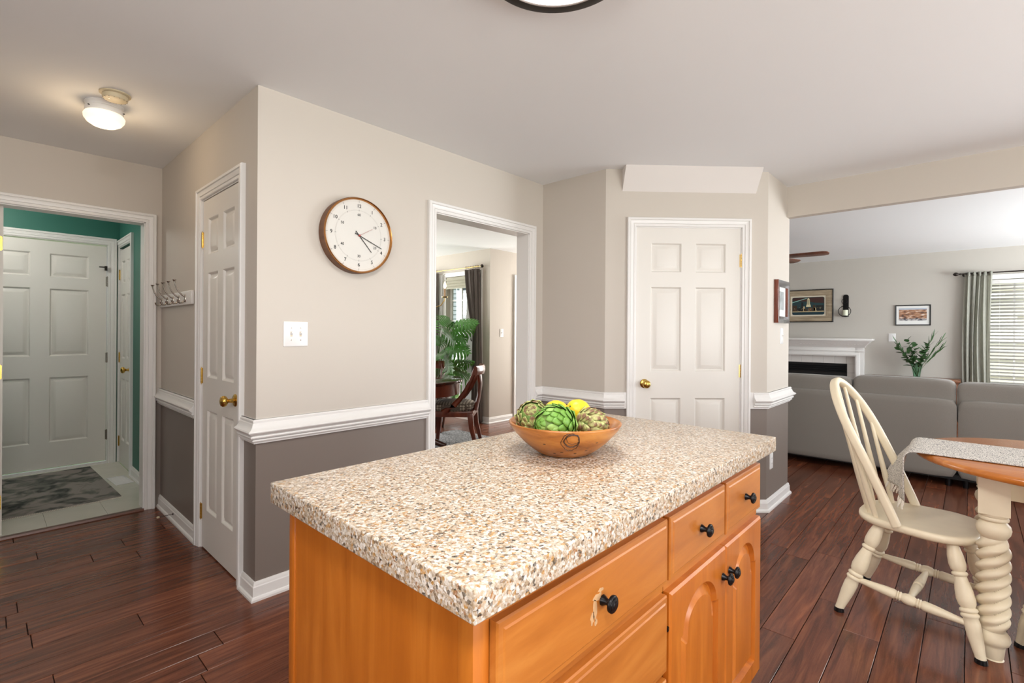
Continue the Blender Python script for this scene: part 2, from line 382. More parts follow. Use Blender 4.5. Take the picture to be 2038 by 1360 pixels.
MT['darkglass'] = pm('dark_pane', (.05, .06, .07), .1)
MT['foliage'] = pm('tree_leaves', (.10, .22, .04), .7, var=.6, vscale=2)
MT['bark'] = pm('bark', (.11, .08, .06), .9)
MT['wear'] = pm('worn_finish', (.56, .33, .16), .6, var=.3, vscale=60)
MT['conc'] = pm('path_concrete', (.55, .54, .52), .9)
# ------------------------------------------------------------------ setting
XC, YC, YD, XK, YK, XP, YP, XH, XE = .888, 2.475, 4.285, 3.014, 1.90, 3.842, 1.068, 4.335, 4.41
XL, XD, YQ = 9.11, 4.814, 4.894
HB = 2.20
ZS = .80
def wb(mb, x0, x1, y0, y1, z0=0, z1=H, tone=True, M=None):
    if tone and z0 < ZS:
        mb.box(x0, x1, y0, y1, z0, min(ZS, z1), 1, M)
        if z1 > ZS: mb.box(x0, x1, y0, y1, ZS, z1, 0, M)
    else: mb.box(x0, x1, y0, y1, z0, z1, 0, M)
def struct(mb, name, mats, label, cat='wall', loc=None, rz=0, **k):
    o = mb.build(name, mats, None, smooth=k.pop('smooth', 30), loc=loc, rz=rz, **k); return tag(o, label, cat, kind='structure')
WM = [MT['wall'], MT['lower']]
a = MB(); wb(a, XC, XC+.11, YC+.12, 2.69); wb(a, XC, XC+.11, 3.32, YD+.115); wb(a, XC, XC+.11, 2.69, 3.32, 2.045, H)
struct(a, 'wall_hall', WM, 'greige and taupe hallway wall around the narrow closet door')
a = MB(); wb(a, XC, 1.949, YC, YC+.12); wb(a, 2.848, XK, YC, YC+.12); wb(a, 1.949, 2.848, YC, YC+.12, 2.03, H)
struct(a, 'wall_clock', WM, 'two-tone wall that carries the round clock')
a = MB(); wb(a, -2.0, .05, YD, YD+.115); wb(a, .79, XC, YD, YD+.115); wb(a, .05, .79, YD, YD+.115, 2.03, H)
struct(a, 'wall_left', WM, 'greige wall above and beside the mudroom doorway')
a = MB(); wb(a, XK, XK+.11, YK, YC)
struct(a, 'wall_return', WM, 'short wall between dining doorway and pantry door')
DL = math.hypot(XP-XK, YK-YP); DA = -math.atan2(YK-YP, XP-XK)
a = MB(); wb(a, 0, .217, 0, .11); wb(a, .981, DL, 0, .11); wb(a, .217, .981, 0, .11, 2.04, H)
struct(a, 'wall_pantry', WM, 'diagonal wall around the white pantry door', loc=(XK, YK, 0), rz=DA)
a = MB(); wb(a, XP, XE, YP, YP+.12)
struct(a, 'wall_post', WM, 'narrow wall end beside the living room opening')
a = MB(); wb(a, XE-.11, XE, YP+.12, 3.6)
struct(a, 'wall_living_side', WM, 'living room side of the pantry wall')
a = MB(); a.box(XH, XE, -3.1, YP, HB, H)
struct(a, 'wall_header', MT['wall'], 'dropped greige header over the living room opening')
a = MB(); a.box(XL, XL+.12, -.08, 3.6, 0, H); a.box(XL, XL+.12, -3.1, -1.06, 0, H); a.box(XL, XL+.12, -1.06, -.08, 0, .60); a.box(XL, XL+.12, -1.06, -.08, 2.02, H)
struct(a, 'wall_living', MT['living'], 'far living room wall with fireplace and pictures')
a = MB(); a.box(XE, XL+.12, 3.6, 3.72, 0, H)
struct(a, 'wall_living_end', MT['living'], 'living room end wall beyond the fireplace')
a = MB(); a.box(XD, XD+.12, YQ+.1, 5.10, 0, H); a.box(XD, XD+.12, 5.84, 7.1, 0, H); a.box(XD, XD+.12, 5.10, 5.84, 0, .16); a.box(XD, XD+.12, 5.10, 5.84, 2.10, H)
struct(a, 'wall_dining_window', MT['wall'], 'dining room wall around the tall window')
a = MB(); a.box(XD, 5.36, YQ, YQ+.1, 0, H); a.box(5.36, 6.26, YQ, YQ+.1, 2.05, H); a.box(6.26, 7.2, YQ, YQ+.1, 0, H)
struct(a, 'wall_foyer', MT['wall'], 'foyer wall to the right of the dining curtain')
a = MB(); a.box(1.3, 1.42, 2.595, 7.1, 0, H); struct(a, 'wall_dining_side', MT['wall'], 'dining room side wall out of view')
a = MB(); a.box(1.42, 2.0, 7.1, 7.2, 0, H); a.box(4.4, XD+.12, 7.1, 7.2, 0, H); a.box(2.0, 4.4, 7.1, 7.2, 0, .5); a.box(2.0, 4.4, 7.1, 7.2, 2.25, H)
struct(a, 'wall_dining_end', MT['wall'], 'dining room end wall with an assumed window out of view')
a = MB(); a.box(7.1, 7.2, 4.55, YQ, 0, H); a.box(7.1, 7.2, 3.72, 4.55, 2.3, H); a.box(7.1, 7.2, 3.72, 4.55, 0, .4); struct(a, 'wall_foyer_end', MT['wall'], 'foyer end wall out of view')
a = MB(); a.box(-1.2, -.11, 6.0, 6.12, 0, H); a.box(.82, .905, 6.0, 6.12, 0, H); a.box(-.11, .82, 6.0, 6.12, 2.07, H); struct(a, 'wall_mudroom_back', MT['green'], 'green mudroom wall around the outside door')
a = MB(); a.box(.905, 1.0, YD+.116, 5.42, 0, H); a.box(.905, 1.0, 5.98, 6.0, 0, H); a.box(.905, 1.0, 5.42, 5.98, 2.05, H)
struct(a, 'wall_mudroom_right', MT['green'], 'green mudroom side wall with a narrow door')
a = MB(); a.box(-1.32, -1.2, YD+.116, 6.12, 0, H); struct(a, 'wall_mudroom_left', MT['green'], 'green mudroom side wall out of view')
a = MB(); a.box(-1.2, .05, YD+.116, YD+.12, 0, H); a.box(.79, .905, YD+.116, YD+.12, 0, H); a.box(.05, .79, YD+.116, YD+.12, 2.03, H)
struct(a, 'wall_mudroom_front', MT['green'], 'green inner face of the mudroom doorway wall')
# walls behind the photographer, with assumed window openings
a = MB(); wb(a, -2.0, .1, -3.22, -3.1); wb(a, 3.1, 5.4, -3.22, -3.1); wb(a, 8.6, XL+.12, -3.22, -3.1)
wb(a, .1, 3.1, -3.22, -3.1, 0, .75); a.box(.1, 3.1, -3.22, -3.1, 2.15, H); wb(a, 5.4, 8.6, -3.22, -3.1, 0, .6); a.box(5.4, 8.6, -3.22, -3.1, 2.15, H)
struct(a, 'wall_rear', WM, 'window wall behind the camera')
a = MB(); wb(a, -2.12, -2.0, -3.22, -1.0); wb(a, -2.12, -2.0, 1.0, YD+.115); wb(a, -2.12, -2.0, -1.0, 1.0, 0, 1.0); a.box(-2.12, -2.0, -1.0, 1.0, 2.1, H)
struct(a, 'wall_sink', WM, 'kitchen wall with an assumed sink window behind the camera')
a = MB(); a.box(-2.2, XL+.2, -3.3, 7.3, H, H+.08)
struct(a, 'ceiling', MT['ceil'], 'flat off-white ceiling', 'ceiling')
# soffit wedge above the pantry door
a = MB(); x0, x1 = .118, 1.085
a.add([(x0, 0, 2.284), (x1, 0, 2.284), (x1, -.10, H), (x0, -.10, H), (x0, 0, H), (x1, 0, H)], [(0, 1, 2, 3), (0, 3, 4), (1, 5, 2), (3, 2, 5, 4), (0, 4, 5, 1)])
struct(a, 'trim_1', MT['soffit'], 'sloped white soffit wedge above the pantry door', 'soffit', loc=(XK, YK, 0), rz=DA, smooth=0)

# ---- floor with planks
a = MB(); a.box(-2.2, XL+.2, -3.3, YD+.02, -.06, -.008); a.box(1.3, 7.2, YD+.02, 7.2, -.06, -.008)
FL = struct(a, 'floor', MT['sub'], 'dark red-brown hardwood plank floor', 'floor')
def seen(x, y, z=0):
    d = Vector((x, y, z))-CAM; zz = d.dot(_F2)
    if zz < .3: return False
    u = 1019+982*d.dot(_R3)/zz; v = 662.2-982*d.dot(_U3)/zz
    return -60 < u < 2100 and 0 < v < 1420
PW = .13; rest = MB(); rp = random.Random(3); nobj = 0
def hid(x0, x1, y):
    xm = (x0+x1)/2
    if XC < x0 and x1 < XK and y > YC: return not (2.6 < xm)     # behind the clock wall
    return False
def plank_row(y0, xa, xb):
    global nobj
    x = xa - rp.uniform(0, .8)
    while x < xb:
        L_ = rp.uniform(.45, 1.25); x0 = max(x, xa); x1 = min(x+L_, xb); x += L_
        if x1-x0 < .02: continue
        b = MB(); g = .0015
        ym = y0+PW/2
        vis = any(seen(px_, py_) for px_ in (x0, (x0+x1)/2, x1) for py_ in (y0, y0+PW))
        # parts of the floor that other rooms' walls hide
        if ym > YC+.05 and x0 > .8 and not (x1 > 3.2 and ym > 3.9 and ym < 5.3): vis = False
        if x0 > 4.5 and ym > 1.6 and ym < 3.7: vis = False
        if x0 > 6.6: vis = False
        if ym > 1.12 and x0 > 3.2 and ym < 3.7: vis = False
        if .6 < x0 and x1 < 1.78 and .56 < ym < 1.15: vis = False
        if vis:
            hx = (x1-x0)/2; b.box(-hx+g, hx-g, -PW/2+g, PW/2-g, -.012, 0)
            b.build('plank', MT['plank'], FL, bevel=.001, segs=1, smooth=0, loc=((x0+x1)/2, ym, rp.uniform(-.0004, .0002))); nobj += 1
        else: rest.box(x0+g, x1-g, y0+g, y0+PW-g, -.012, 0)
k = int((-3.1-.009)/PW)-1
while .009+k*PW < 7.0:
    y0 = .009+k*PW; k += 1
    if y0+PW < YD+.03: plank_row(y0, -2.0, XL)
    elif y0 > YD-.2: plank_row(y0, 1.42, 7.1)
ro = rest.build('planks_out_of_view', MT['plank'], FL, smooth=0); ro['kind'] = 'stuff'
# mudroom floor
a = MB(); a.box(-1.2, .905, YD+.03, 6.0, -.06, .004)
FM = struct(a, 'floor_mudroom', MT['sub'], 'pale vinyl mudroom floor', 'floor')
for i in range(7):
    for j in range(6):
        s_ = .305; x = .905-(i+1)*s_; y = YD+.03+j*s_
        b = MB(); b.box(0, s_-.0015, 0, min(s_, 6.0-y)-.0015, 0, .004); b.build('tile', MT['vinyl'], FM, smooth=0, loc=(max(x, -1.2), y, .004))
a = MB(); a.sweep([(.05, YD+.045), (.79, YD+.045)], [(0, 0), (.055, 0), (.05, .010), (.005, .012)], lambda u, v, d: (u, v-.06, d))
struct(a, 'trim_2', wood('threshold_wood', lin((74, 36, 22)), lin((110, 60, 36)), scale=(3, 30, 30)), 'brown wood threshold strip at the mudroom doorway', 'threshold')

# ---- chair rail and baseboard
RAILB = [(0, .742), (.013, .742), (.013, .856), (0, .856)]
RAIL = [(.006, .750), (.020, .751), (.024, .757), (.022, .763), (.017, .764), (.019, .767), (.031, .769), (.034, .775), (.031, .780), (.027, .782), (.033, .785), (.045, .796), (.047, .801), (.044, .806), (.034, .812), (.026, .823), (.022, .836), (.018, .840), (.019, .850), (.014, .856), (.006, .856)]
BASE = [(0, 0), (.024, 0), (.024, .010), (.020, .018), (.014, .021), (.013, .064), (.010, .069), (.009, .078), (.005, .086), (0, .087)]
def rail(name, path, label, ends=(0, 0), mold=True):
    f = lambda u, v, d: (u, v, d)
    a = MB(); a.sweep(path, RAILB, f)
    p = [Vector(q) for q in path]
    p[0] = p[0]+(p[1]-p[0]).normalized()*ends[0]; p[-1] = p[-1]+(p[-2]-p[-1]).normalized()*ends[1]
    a.sweep([tuple(q) for q in p], RAIL, f)
    return struct(a, name, MT['trim'], label, 'chair rail', smooth=24)
def base(name, path, label):
    a = MB(); a.sweep(path, BASE, lambda u, v, d: (u, v, d))
    return struct(a, name, MT['trim'], label, 'baseboard', smooth=24)
dg = lambda t: (XK+(XP-XK)*t/DL, YK+(YP-YK)*t/DL)
rail('trim_3', [(1.889, YC), (XC, YC), (XC, 2.628)], 'white chair rail below the clock wrapping the hallway corner')
rail('trim_4', [(XC, 3.372), (XC, YD)], 'white chair rail between closet door and mudroom doorway', (.02, 0))
rail('trim_5', [dg(.157), (XK, YK), (XK, YC), (2.910, YC)], 'white chair rail between dining doorway and pantry door', (.022, .0))
rail('trim_6', [(XE, 2.0), (XE, YP), (XP, YP), dg(1.041)], 'white chair rail wrapping the wall end beside the sofa', (0, .03))
rail('trim_15', [(-.014, YD), (-1.99, YD)], 'white chair rail left of the mudroom doorway')
base('baseboard_left', [(-.014, YD), (-1.99, YD)], 'white baseboard left of the mudroom doorway')
base('baseboard_clock', [(1.889, YC), (XC, YC), (XC, 2.628)], 'white baseboard below the clock wall corner')
base('baseboard_hall', [(XC, 3.372), (XC, YD)], 'white baseboard between closet door and mudroom doorway')
base('baseboard_return', [dg(.157), (XK, YK), (XK, YC), (2.910, YC)], 'white baseboard between dining doorway and pantry door')
base('baseboard_post', [(XE, 3.0), (XE, YP), (XP, YP), dg(1.041)], 'white baseboard around the wall end beside the sofa')
base('baseboard_foyer', [(5.30, YQ), (XD, YQ), (XD, 5.09)], 'white baseboard under the foyer light switch')
base('baseboard_living', [(XL, -.0), (XL, 1.1)], 'white baseboard of the living room wall')
base('baseboard_mudroom', [(.905, YD+.12), (.905, 5.36)], 'white baseboard on the green mudroom wall')

# ---- casings
CAS = [(0, 0), (0, .010), (.003, .013), (.015, .013), (.016, .0095), (.019, .0095), (.021, .015), (.030, .0165), (.040, .0195), (.042, .0165), (.045, .0165), (.047, .024), (.060, .024), (.064, .019), (.064, 0)]
def casing(name, loc, rz, w, h, label, jamb=.0, back=True, sides='LTR', mat='trim'):
    a = MB(); path = [(0, 0), (0, h), (w, h), (w, 0)]
    a.sweep(path, CAS, lambda u, v, d: (u, -d, v))
    if jamb:
        t = .018
        a.box(-.012, t*0+.006, -.002, jamb, 0, h); a.box(w-.006, w+.012, -.002, jamb, 0, h); a.box(-.012, w+.012, -.002, jamb, h-.006, h+.012)
    return struct(a, name, MT[mat], label, 'door casing', loc=loc, rz=rz, smooth=20)
Q = -math.pi/2
casing('trim_7', (XC, 3.318, 0), Q, .626, 2.04, 'white casing around the hallway closet door', .10)
casing('trim_8', (1.949, YC, 0), 0, .899, 2.03, 'white casing around the dining room doorway', .12)
casing('trim_9', (.05, YD, 0), 0, .74, 2.035, 'white casing around the mudroom doorway', .115)
casing('trim_10', (XK+(XP-XK)*.217/DL, YK+(YP-YK)*.217/DL, 0), DA, .764, 2.035, 'white casing around the pantry door', .10)
casing('trim_11', (-.11, 6.0, 0), 0, .93, 2.075, 'white casing around the mudroom outside door', .1)
casing('trim_12', (.905, 5.985, 0), Q, .57, 2.06, 'white casing around the narrow mudroom door', .08)
casing('trim_13', (5.36, YQ, 0), 0, .9, 2.05, 'white casing around the front door in the foyer', .1)

# ---- six-panel doors
def knob_parts(parent, x, z, mat, y0=0.0, s=1.0):
    M = T(x, y0, z) @ Rx(R(90))
    a = MB(); a.lathe([(0, 0), (.032*s, 0), (.032*s, .004), (.026*s, .009), (.012*s, .012), (.010*s, .03)], 28, M)
    k = a.build('knob_rosette', MT[mat], parent, smooth=50)
    b = MB(); b.lathe([(.010*s, .012), (.0095*s, .034), (.014*s, .038), (.024*s, .044), (.0285*s, .052), (.028*s, .060), (.022*s, .068), (.010*s, .072), (0, .0725)], 28, M)
    b.build('knob', MT[mat], parent, smooth=60)
def hinge(parent, x, z, mat='brass', y=-.004, hh=.09, w=.012):
    a = MB(); a.box(x-w, x+w, y+.001, y+.004, z-hh/2, z+hh/2)
    for i in range(5):
        a.lathe([(.0055, z-hh/2+i*hh/5+.0006), (.0055, z-hh/2+(i+1)*hh/5-.0006)], 10, T(x, y, 0))
    a.lathe([(.003, z-hh/2-.006), (.003, z+hh/2+.006)], 8, T(x, y, 0))
    a.build('hinge', MT[mat], parent, smooth=40)
def six_panel(name, loc, rz, w, label, h=2.03, knob=None, kmat='brass', hinges=None, hmat='brass', z0=.008, mat='door', th=.035):
    s = w/.757
    xs = [0, .106*s, .327*s, .4285*s, .650*s, w]; zs = [z0, .235, .815, 1.005, 1.607, 1.712, 1.92, h]
    cells = {(1, 1), (3, 1), (1, 3), (3, 3), (1, 5), (3, 5)}
    a = MB()
    for i in range(5):
        for j in range(7):
            if (i, j) in cells: continue
            a.add([(xs[i], 0, zs[j]), (xs[i+1], 0, zs[j]), (xs[i+1], 0, zs[j+1]), (xs[i], 0, zs[j+1])], [(0, 1, 2, 3)])
    a.add([(0, 0, z0), (w, 0, z0), (w, th, z0), (0, th, z0), (0, 0, h), (w, 0, h), (w, th, h), (0, th, h)], [(0, 3, 2, 1), (4, 5, 6, 7), (1, 2, 6, 5), (2, 3, 7, 6), (3, 0, 4, 7)])
    d = struct(a, name, MT[mat], label, 'door', loc=loc, rz=rz, smooth=0, weld=True)
    for i, j in sorted(cells):
        x0, x1, q0, q1 = xs[i], xs[i+1], zs[j], zs[j+1]; b = MB(); loops = []
        for ins, dep in ((0, 0), (.004, .003), (.010, .013), (.016, .013), (.044*min(1, s+.05), .0025), (.047*min(1, s+.05), .002)):
            loops.append([(x0+ins, dep, q0+ins), (x1-ins, dep, q0+ins), (x1-ins, dep, q1-ins), (x0+ins, dep, q1-ins)])
        b.rings(loops, mi=0); b.build('panel', MT[mat], d, smooth=20)
    if knob: knob_parts(d, knob, .918, kmat)
    for q in (hinges or []): hinge(d, q[0], q[1], hmat)
    return d
six_panel('door_1', (XC+.002, 3.309, 0), Q, .608, 'narrow white six-panel closet door in the hallway, brass knob', knob=.608-.07*.8, hinges=[(-.006, 1.806), (-.006, 1.009), (-.006, .213)])
six_panel('door_2', (XK+(XP-XK)*.2225/DL+.002, YK+(YP-YK)*.2225/DL+.002, 0), DA, .753, 'white six-panel pantry door on the diagonal wall, brass knob', knob=.063, hinges=[(.759, 1.80), (.759, 1.01), (.759, .21)])
six_panel('door_3', (-.10, 6.004, .03), 0, .91, 'white six-panel outside door at the back of the mudroom', h=2.03, hinges=[(.916, 1.70), (.916, .98), (.916, .25)], hmat='nickel')
six_panel('door_4', (.908, 5.975, 0), Q, .55, 'narrow white door in the green mudroom side wall', knob=.50, hinges=[(-.004, 1.80), (-.004, 1.01), (-.004, .21)])
d5 = six_panel('door_5', (.092, YD+.07, 0), math.pi/2, .735, 'open mudroom door seen edge-on at the doorway', th=.037)
for q in (1.80, 1.01, .21):
    a = MB(); a.prism([(p[0], p[1]) for p in rrect(.030, .09, .008)], 0, .002, lambda u, v, d: (-.0025+d, .0185+u, q+v))
    hp = a.build('hinge_plate', MT['brass'], d5, smooth=0)
    for dz in (-.028, 0, .028):
        b = MB(); b.lathe([(0, 0), (.0035, 0), (.003, .001), (0, .0012)], 10, T(-.0026, .0185+(.004 if dz == 0 else -.003), q+dz) @ Ry(R(-90))); b.build('screw', MT['nickel'], hp)
six_panel('door_6', (5.37, YQ+.015, 0), 0, .88, 'white front door beyond the foyer light switch', hinges=[(-.004, 1.8), (-.004, 1.0), (-.004, .25)], hmat='bronze')
# latch hooks of the outside door
t = thing('door_latch', 'small dark flip latch at the top of the outside door frame', 'latch', (.79, 5.975, 1.86))
a = MB(); a.tube([(-.04, -.01, 0), (.02, -.012, .002)], .005, 8); a.build('latch_arm', MT['bronze'], t); a = MB(); a.box(.0, .02, -.014, .004, -.03, .012); a.build('latch_plate', MT['bronze'], t)
a = MB(); a.box(.1-.2, .82, 5.99, 6.02, .004, .03)
struct(a, 'trim_14', MT['trim'], 'white sill under the mudroom outside door', 'door sill')
# ------------------------------------------------------------------ kitchen island
IZ = .92
# front (-Y) faces: fronts at y=.520, frame at y=.540 ; end panel at x=.500
FY, FF = .540, .520
def knob_small(parent, x, z, y=FF):
    M = T(x, y, z) @ Rx(R(90)); a = MB()
    a.lathe([(0, -.002), (.0105, 0), (.0095, .004), (.0062, .010), (.0065, .015), (.012, .0175), (.0165, .020), (.0170, .024), (.0150, .0262), (.0125, .0262), (.0120, .0280), (.0075, .0292), (.0070, .0305), (0, .031)], 24, M)
    a.build('knob', MT['black'], parent, smooth=50)
def drawer_front(parent, x0, x1, z0, z1, knob=True):
    a = MB(); loops = []
    def lp(i, y): return [(x0+i, y, z0+i), (x1-i, y, z0+i), (x1-i, y, z1-i), (x0+i, y, z1-i)]
    a.rings([lp(0, FY), lp(0, FF+.006), lp(.003, FF+.003), (lp(.012, FF+.002)), lp(.0155, FF), lp(.03, FF)], cap0=True)
    d = a.build('drawer', MT['maple'], parent, smooth=20)
    if knob: knob_small(d, (x0+x1)/2, (z0+z1)/2)
    return d
def arch_outline(x0, x1, z0, z1, rise, n=18):
    # rectangle whose top is a cathedral arch
    pts = [(x0, z0), (x1, z0), (x1, z1-rise)]
    w = x1-x0; sh = .05*w
    for i in range(n+1):
        t = i/n; an = math.pi*t; x = (x0+x1)/2+(w/2-sh)*math.cos(an)
        pts.append((x, z1-rise+rise*math.sin(an)))
    pts.append((x0, z1-rise))
    return pts
def inset(poly, d):
    n = len(poly); out = []
    for i in range(n):
        a = Vector(poly[i-1]); b = Vector(poly[i]); c = Vector(poly[(i+1) % n])
        e1 = (b-a).normalized(); e2 = (c-b).normalized(); n1 = Vector((-e1.y, e1.x)); n2 = Vector((-e2.y, e2.x)); mm = (n1+n2)
        if mm.length < 1e-4: mm = n1
        mm.normalize(); mm = mm/max(.45, mm.dot(n1)); p = b+mm*d; out.append((p.x, p.y))
    return out
def cab_door(parent, x0, x1, z0, z1, kx, kz):
    st = .058; inner = arch_outline(x0+st, x1-st, z0+st, z1-.045, .085)
    bm = bmesh.new()
    o_ = [bm.verts.new(p) for p in ((x0+.006, FF, z0+.006), (x1-.006, FF, z0+.006), (x1-.006, FF, z1-.006), (x0+.006, FF, z1-.006))]
    i_ = [bm.verts.new((x, FF, z)) for x, z in inner]
    es = [bm.edges.new((l[i], l[(i+1) % len(l)])) for l in (o_, i_) for i in range(len(l))]
    bmesh.ops.triangle_fill(bm, use_beauty=True, use_dissolve=False, edges=es)
    bm.verts.ensure_lookup_table(); vv = [tuple(v.co) for v in bm.verts]; bm.verts.index_update(); ff = [[v.index for v in f.verts] for f in bm.faces]; bm.free()
    a = MB(); a.add(vv, ff)
    def lp(i, y): return [(x0+i, y, z0+i), (x1-i, y, z0+i), (x1-i, y, z1-i), (x0+i, y, z1-i)]
    a.rings([lp(0, FY), lp(0, FF+.005), lp(.006, FF)], cap0=True, cap1=False)
    d = a.build('cabinet_door', MT['maplev'], parent, smooth=20)
    l0 = inner; seq = [(0, 0), (.002, .005), (.006, .014), (.010, .015), (.032, .003), (.034, .002)]
    b = MB(); b.rings([[(x, FF+dep, z) for x, z in inset(l0, ins)] for ins, dep in seq])
    b.build('raised_panel', MT['maplev'], d, smooth=25)
    knob_small(d, kx, kz)
    return d
CX0, CX1, CX2, CY0, CY1 = .500, 1.122, 1.830, FY, 1.180
ZT, ZB = .870, .10
A = thing('base_cabinet', 'honey maple island cabinet with wide drawers and plain end panel', 'cabinet', (0, 0, 0), group='island cabinets')
a = MB(); a.box(CX0+.006, CX1, CY0+.002, CY1, ZB, ZT); a.box(CX0+.05, CX1, CY0+.06, CY1-.03, 0, ZB)
a.build('cabinet_body', MT['maplev'], A, smooth=0)
a = MB(); a.box(CX0+.004, CX0+.02, CY0+.03, CY1-.026, .0, ZT); a.build('end_panel', MT['maplev'], A, smooth=0, bevel=.0006)
a = MB(); a.box(CX0, CX0+.012, CY1-.026, CY1+.001, 0, ZT); a.build('corner_stile', MT['maplev'], A, bevel=.002, smooth=30)
a = MB(); a.box(CX0, CX0+.034, CY0-.001, CY0+.034, 0, ZT); a.build('corner_stile', MT['maplev'], A, bevel=.0015, smooth=30)
a = MB(); a.box(CX0+.034, CX1-.002, CY0-.0005, CY0+.01, .836, ZT); a.box(CX0+.034, CX1-.002, CY0-.0005, CY0+.01, .655, .684); a.box(CX0+.034, CX1-.002, CY0-.0005, CY0+.01, .455, .476); a.build('face_frame', MT['maple'], A, smooth=0)
d1 = drawer_front(A, .535, 1.112, .682, .836); drawer_front(A, .535, 1.112, .474, .655); drawer_front(A, .535, 1.112, .13, .455)
Bc = thing('base_cabinet', 'honey maple island cabinet with two small drawers over two arched doors', 'cabinet', (0, 0, 0), group='island cabinets')
a = MB(); a.box(CX1+.001, CX2, CY0+.002, CY1, ZB, ZT); a.box(CX1+.001, CX2-.02, CY0+.06, CY1-.03, 0, ZB); a.build('cabinet_body', MT['maplev'], Bc, smooth=0)
a = MB(); a.box(CX1+.001, CX2-.001, CY0-.0005, CY0+.01, .836, ZT); a.box(CX1+.001, CX2-.001, CY0-.0005, CY0+.01, .655, .684); a.build('face_frame', MT['maple'], Bc, smooth=0)
drawer_front(Bc, 1.125, 1.484, .684, .836); drawer_front(Bc, 1.498, 1.816, .684, .836)
cab_door(Bc, 1.124, 1.4865, .13, .655, 1.462, .575); cab_door(Bc, 1.489, 1.817, .13, .655, 1.516, .575)
a = MB(); rw = random.Random(8)
for cx, cz, rx, rz_ in ((.797, .752, .010, .022), (.806, .772, .016, .007), (.789, .738, .007, .014), (.818, .781, .010, .005), (.800, .725, .005, .008)):
    a.prism([(cx+rx*math.cos(2*math.pi*i/14)*rw.uniform(.6, 1.2), cz+rz_*math.sin(2*math.pi*i/14)*rw.uniform(.6, 1.2)) for i in range(14)], FF-.0003, FF+.001, lambda u, v, d: (u, d, v))
a.build('worn_patch', MT['wear'], d1, smooth=0)
# wear mark beside the big drawer knob and the dark catch at the door edge
a = MB(); a.box(1.116, 1.124, FF+.004, FF+.016, .565, .575); a.build('hinge', MT['black'], Bc, smooth=0)
a = MB(); a.box(0, 1.420, 0, .709, IZ-.0485, IZ)
CT = a.build('countertop', MT['counter'], None, bevel=.003, segs=3, smooth=40, loc=(.463, .497, 0), rz=R(-.2))
tag(CT, 'beige speckled solid-surface countertop on the maple island', 'countertop')

# ------------------------------------------------------------------ bowl and fruit
BX, BY = 1.188, .886
bowl = thing('wooden_bowl', 'turned maple bowl holding artichokes and lemons on the island', 'bowl', (BX, BY, IZ))
prof_o = [(0, .002), (.066, .002), (.070, 0), (.078, .004), (.100, .018), (.125, .039), (.147, .062), (.162, .082), (.1665, .090), (.1665, .093), (.164, .095), (.160, .094), (.157, .090), (.150, .078), (.128, .050), (.100, .028), (.070, .014), (0, .010)]
a = MB(); a.lathe(prof_o, 64); a.build('bowl_body', MT['bowl'], bowl, smooth=60, weld=True)
# burnt knot mark: a ring inlaid on the camera side of the bowl
import mathutils
va = math.atan2(-BY, -BX)+.13
def bowl_r(z):
    for (r0, z0), (r1, z1) in zip(prof_o[2:8], prof_o[3:9]):
        if z0 <= z <= z1: return r0+(r1-r0)*(z-z0)/(z1-z0)
    return .16
def on_bowl(da, z, e=.0006):
    r = bowl_r(z)+e; return Vector((r*math.cos(va+da), r*math.sin(va+da), z))
a = MB()
for rx, rz_, cz, ca, rr, n in ((.135, .020, .066, .0, .0019, 26), (.170, .028, .061, -.02, .0010, 26), (.115, .014, .070, .02, .0008, 20)):
    pts = [on_bowl(ca+rx*math.cos(2*math.pi*i/n)*(1+.08*math.sin(5*i)), cz+rz_*math.sin(2*math.pi*i/n)*(1+.06*math.cos(3*i)), 0) for i in range(n)]
    a.tube(pts, [rr*(.7+.5*abs(math.sin(i*1.3))) for i in range(n)], 6, closed=True)
a.build('burnt_knot', MT['burl'], bowl, smooth=60)
for i, (da, z) in enumerate(((-.55, .050), (.42, .030), (-.2, .026), (.15, .022), (.55, .055), (-.4, .02))):
    b = MB(); p = on_bowl(da, z, 0); b.lathe([(0, -.0005), (.003, 0), (.002, .0007), (0, .0009)], 8, T(*p) @ Vector((math.cos(va+da), math.sin(va+da), -.7)).to_track_quat('Z', 'Y').to_matrix().to_4x4() @ Matrix.Diagonal((1.6, .6, 1, 1))); b.build('burn_mark', MT['burl'], bowl)
